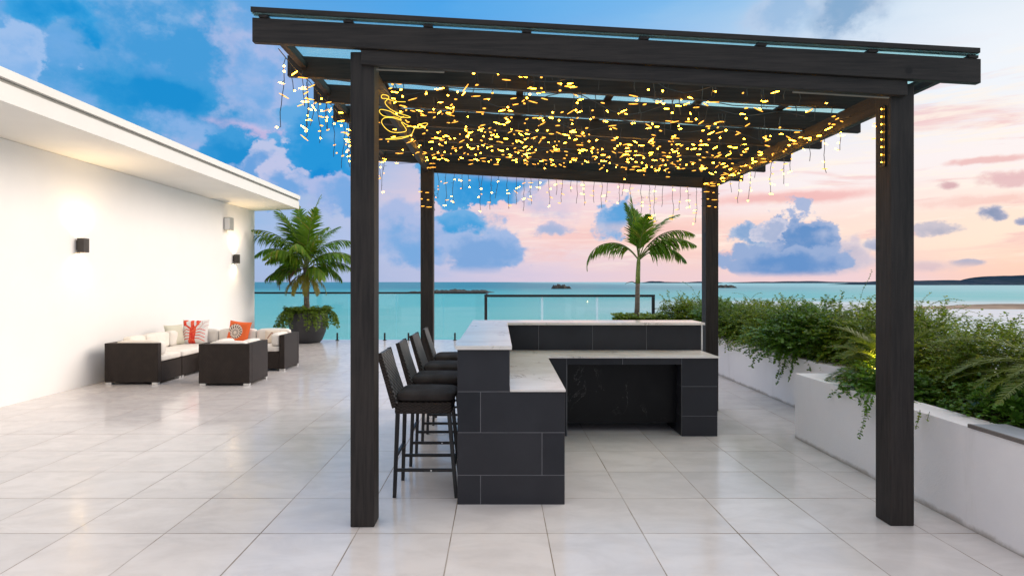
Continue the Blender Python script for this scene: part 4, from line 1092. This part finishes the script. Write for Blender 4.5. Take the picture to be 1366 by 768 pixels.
def cloud_nodes(q, colr, PP, NN, vB, FB, ELb):
    k = q['k']; ky = k * min(1, q['re'] / q['ra'] * 1.5)
    p = vmath('MULTIPLY_ADD', NN, (k * 1.25, ky * 1.25, 0), PP)
    mp = N(nt, 'ShaderNodeMapping'); mp.vector_type = 'TEXTURE'
    mp.inputs['Location'].default_value = (q['ca'], q['ce'], 0); mp.inputs['Rotation'].default_value = (0, 0, q['rot']); mp.inputs['Scale'].default_value = (q['ra'], q['re'], 1)
    nt.links.new(p, mp.inputs[0]); d = vmath('LENGTH', mp.outputs[0], out=1)
    if q['puff']: d = math_(nt, 'MULTIPLY_ADD', vB, q['puff'] * (.5 if q['small'] else 1), d)
    mk = smooth(nt, d, 1 - q['soft'], 1 + q['soft'], q['op'], 0)
    if q['base'] is not None: mk = math_(nt, 'MULTIPLY', mk, smooth(nt, ELb, q['base'] - .006, q['base'] + .010))
    sp_ = N(nt, 'ShaderNodeSeparateXYZ'); nt.links.new(mp.outputs[0], sp_.inputs[0])
    f = math_(nt, 'MULTIPLY_ADD', sp_.outputs[1], .7 * q['shade'], FB)
    f = math_(nt, 'MULTIPLY_ADD', vB, -1.3 * q['puff'], f)
    f = math_(nt, 'ADD', f, smooth(nt, d, .35, 1.0, -.22, .42))
    return mixc(nt, mk, colr, mixc(nt, smooth(nt, f, -.45, .55), lin(q['dark']), lin(q['light'])))
DB = (22, 148, 216)
# large left mass
cloud(150, 205, 210, 34, (150, 178, 228), (196, 188, 226), .5, .7, .2, rot=-.22)
cloud(230, 70, 170, 96, (66, 154, 216), (122, 174, 224), .28, .9, .5)
cloud(205, 128, 125, 24, (18, 140, 208), (50, 152, 214), .45, .8, .3, rot=-.12)
cloud(75, 15, 60, 34, (10, 142, 212), (60, 160, 222), .25, .9, .3)
cloud(36, 118, 48, 80, (118, 174, 230), (156, 190, 234), .13, .8, .6)
cloud(345, 95, 60, 66, (120, 172, 228), (184, 192, 230), .3, .8, .3, op=.7)
cloud(350, 178, 60, 8, (196, 180, 220), (206, 190, 226), .5, .8, .1, op=.8, rot=-.15)
cloud(320, 208, 60, 34, (20, 140, 208), (60, 154, 216), .16, .8, .4)
cloud(425, 195, 58, 66, (30, 148, 216), (96, 168, 224), .12, .7, .6)
cloud(352, 222, 46, 36, (104, 160, 220), (186, 196, 230), .10, .9, 1.0)
cloud(392, 252, 42, 30, (112, 164, 222), (190, 196, 230), .10, .9, 1.0)
cloud(318, 262, 50, 22, (14, 142, 212), (60, 156, 220), .2, .8, .4)
cloud(428, 235, 16, 16, (4, 138, 212), (30, 148, 216), .2, .8, .3)
cloud(455, 262, 40, 34, (120, 168, 224), (172, 186, 228), .12, .8, .6)
# behind the lights
cloud(665, 240, 95, 52, (20, 144, 214), (84, 166, 222), .08, .8, .6)
cloud(610, 303, 52, 20, (60, 156, 218), (110, 172, 224), .16, .7, .6, base=318)
cloud(545, 318, 48, 40, (118, 168, 222), (170, 186, 226), .22, .7, .6)
cloud(640, 335, 62, 28, (122, 165, 218), (160, 184, 226), .16, .8, .8, base=360)
cloud(740, 307, 26, 9, (165, 180, 215), (190, 190, 218), .3, 1, .5)
cloud(735, 270, 40, 26, (165, 185, 225), (215, 200, 220), .4, .9, .4, op=.7)
cloud(820, 290, 34, 22, (90, 160, 218), (150, 182, 224), .18, .7, .6, rot=.8)
# pink streaks
cloud(800, 230, 150, 9, (250, 190, 186), (246, 200, 200), .6, .6, .1, op=.7)
cloud(1060, 262, 130, 8, (240, 180, 178), (250, 205, 200), .5, .8, .1, op=.85)
cloud(930, 300, 120, 9, (250, 205, 195), (252, 214, 205), .6, .8, .1, op=.6)
cloud(1320, 213, 60, 5, (236, 188, 186), (246, 206, 200), .4, .8, .2, op=.9)
cloud(1300, 268, 110, 8, (244, 196, 188), (250, 214, 206), .5, .8, .1, op=.75)
cloud(1350, 238, 40, 10, (226, 182, 186), (240, 200, 196), .4, .9, .3, op=.85)
# big cumulus on the right
cloud(1125, 340, 62, 26, (188, 184, 206), (212, 200, 214), .25, .8, .7, base=366, op=.9)
cloud(1068, 322, 62, 56, (92, 140, 198), (168, 182, 216), .08, .85, 1.0, base=366)
cloud(1050, 346, 88, 22, (92, 142, 202), (146, 170, 212), .08, .8, .8, base=366)
cloud(1000, 312, 36, 15, (130, 164, 208), (178, 192, 220), .16, .8, .8)
cloud(1030, 308, 24, 18, (168, 180, 212), (214, 210, 226), .1, .9, .9, op=.9)
cloud(1165, 325, 14, 10, (168, 174, 202), (190, 190, 210), .3, .8, .5)
# small ones
cloud(1247, 305, 32, 9, (172, 172, 192), (200, 192, 204), .3, 1, .6)
cloud(1327, 286, 17, 9, (128, 144, 178), (168, 170, 196), .3, .9, .6)
cloud(1290, 350, 24, 6, (150, 158, 188), (180, 178, 200), .3, .8, .5, base=356)
cloud(1266, 246, 14, 6, (216, 176, 180), (230, 196, 196), .4, .9, .4)
cloud(1235, 355, 34, 7, (205, 186, 200), (220, 200, 206), .5, .8, .3, op=.7)
cloud(1366, 296, 14, 6, (140, 152, 184), (170, 172, 198), .3, .9, .6)
# top right grey blue
cloud(1115, 20, 55, 38, (118, 160, 200), (170, 188, 214), .5, .9, .6, op=.85)
cloud(1040, 25, 40, 30, (140, 176, 216), (190, 202, 226), .5, .9, .5, op=.6)
# the rest of the dome (overhead and behind the viewer): unseen sky, brightened overhead to light the terrace
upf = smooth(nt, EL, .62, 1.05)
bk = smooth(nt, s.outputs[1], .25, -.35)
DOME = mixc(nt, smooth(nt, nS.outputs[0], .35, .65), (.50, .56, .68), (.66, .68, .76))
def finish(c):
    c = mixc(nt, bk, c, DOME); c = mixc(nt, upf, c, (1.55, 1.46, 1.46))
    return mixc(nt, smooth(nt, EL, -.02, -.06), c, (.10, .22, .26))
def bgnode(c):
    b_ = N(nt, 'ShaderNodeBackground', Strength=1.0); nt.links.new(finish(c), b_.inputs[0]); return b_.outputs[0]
def fork(fac, a, b_):
    mx = N(nt, 'ShaderNodeMixShader'); nt.links.new(fac, mx.inputs[0]); nt.links.new(a, mx.inputs[1]); nt.links.new(b_, mx.inputs[2]); return mx.outputs[0]
# directions are sorted into sectors so that each one only evaluates the clouds that reach it
def sector(a0, a1, e0, e1, depth):
    qs = [q for q in CL if q['ca'] + (q['ra'] + q['re'] * abs(math.sin(q['rot'])) + q['k'] * .45) * 1.35 > a0 and q['ca'] - (q['ra'] + q['re'] * abs(math.sin(q['rot'])) + q['k'] * .45) * 1.35 < a1
          and q['ce'] + (q['re'] + q['ra'] * abs(math.sin(q['rot'])) + q['k'] * .45) * 1.35 > e0 and q['ce'] - (q['re'] + q['ra'] * abs(math.sin(q['rot'])) + q['k'] * .45) * 1.35 < e1]
    if depth == 0 or len(qs) < 3:
        c = colr
        for q in qs: c = apply(c, q)
        return bgnode(c)
    if depth in (2, 4):
        em = (e0 + e1) / 2; return fork(math_(nt, 'GREATER_THAN', EL, em), sector(a0, a1, e0, em, depth - 1), sector(a0, a1, em, e1, depth - 1))
    am = (a0 + a1) / 2; return fork(math_(nt, 'GREATER_THAN', AZ, am), sector(a0, am, e0, e1, depth - 1), sector(am, a1, e0, e1, depth - 1))
inside = math_(nt, 'MULTIPLY', math_(nt, 'LESS_THAN', math_(nt, 'ABSOLUTE', AZ), 1.1), math_(nt, 'MULTIPLY', math_(nt, 'GREATER_THAN', EL, -.01), math_(nt, 'LESS_THAN', EL, .62)))
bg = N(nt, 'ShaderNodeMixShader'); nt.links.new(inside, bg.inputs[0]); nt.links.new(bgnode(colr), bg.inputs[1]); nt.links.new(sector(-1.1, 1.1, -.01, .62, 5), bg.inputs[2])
W.cycles.sampling_method = 'MANUAL'; W.cycles.sample_map_resolution = 256
sky = N(nt, 'ShaderNodeTexSky'); sky.sky_type = 'NISHITA'; sky.sun_disc = False; sky.sun_elevation = R(14); sky.sun_rotation = R(72)
bg2 = N(nt, 'ShaderNodeBackground', Strength=.004); nt.links.new(sky.outputs[0], bg2.inputs[0])
ad = N(nt, 'ShaderNodeAddShader'); nt.links.new(bg.outputs[0], ad.inputs[0]); nt.links.new(bg2.outputs[0], ad.inputs[1])
wo = N(nt, 'ShaderNodeOutputWorld'); nt.links.new(ad.outputs[0], wo.inputs[0])

sd = bpy.data.lights.new('sun', 'SUN'); sd.energy = 2.5; sd.angle = R(35); sd.color = (1, .87, .76)
so = bpy.data.objects.new('sun', sd); link(so)
saz, sel = R(72), R(24)
so.rotation_euler = Vector((-math.sin(saz) * math.cos(sel), -math.cos(saz) * math.cos(sel), -math.sin(sel))).to_track_quat('-Z', 'Y').to_euler()

SC.cycles.max_bounces = 7; SC.cycles.diffuse_bounces = 3; SC.cycles.glossy_bounces = 3; SC.cycles.transparent_max_bounces = 16; SC.cycles.caustics_reflective = False; SC.cycles.caustics_refractive = False
SC.cycles.sample_clamp_indirect = 6
# ------------------------------------------------------------------ camera and output
cd = bpy.data.cameras.new('camera'); co = bpy.data.objects.new('camera', cd); link(co)
co.location = (0, 0, H); co.rotation_euler = (R(90), 0, 0)
cd.sensor_width = 36; cd.lens = 36 * 785 / 1366; cd.shift_x = 18 / 1366; cd.shift_y = -8 / 1366
cd.clip_end = 100000; cd.clip_start = .05
SC.camera = co
SC.render.engine = 'CYCLES'
SC.view_settings.view_transform = 'Standard'; SC.view_settings.look = 'None'; SC.view_settings.gamma = 1; SC.view_settings.exposure = 0
SC.render.resolution_x = 1024; SC.render.resolution_y = 575
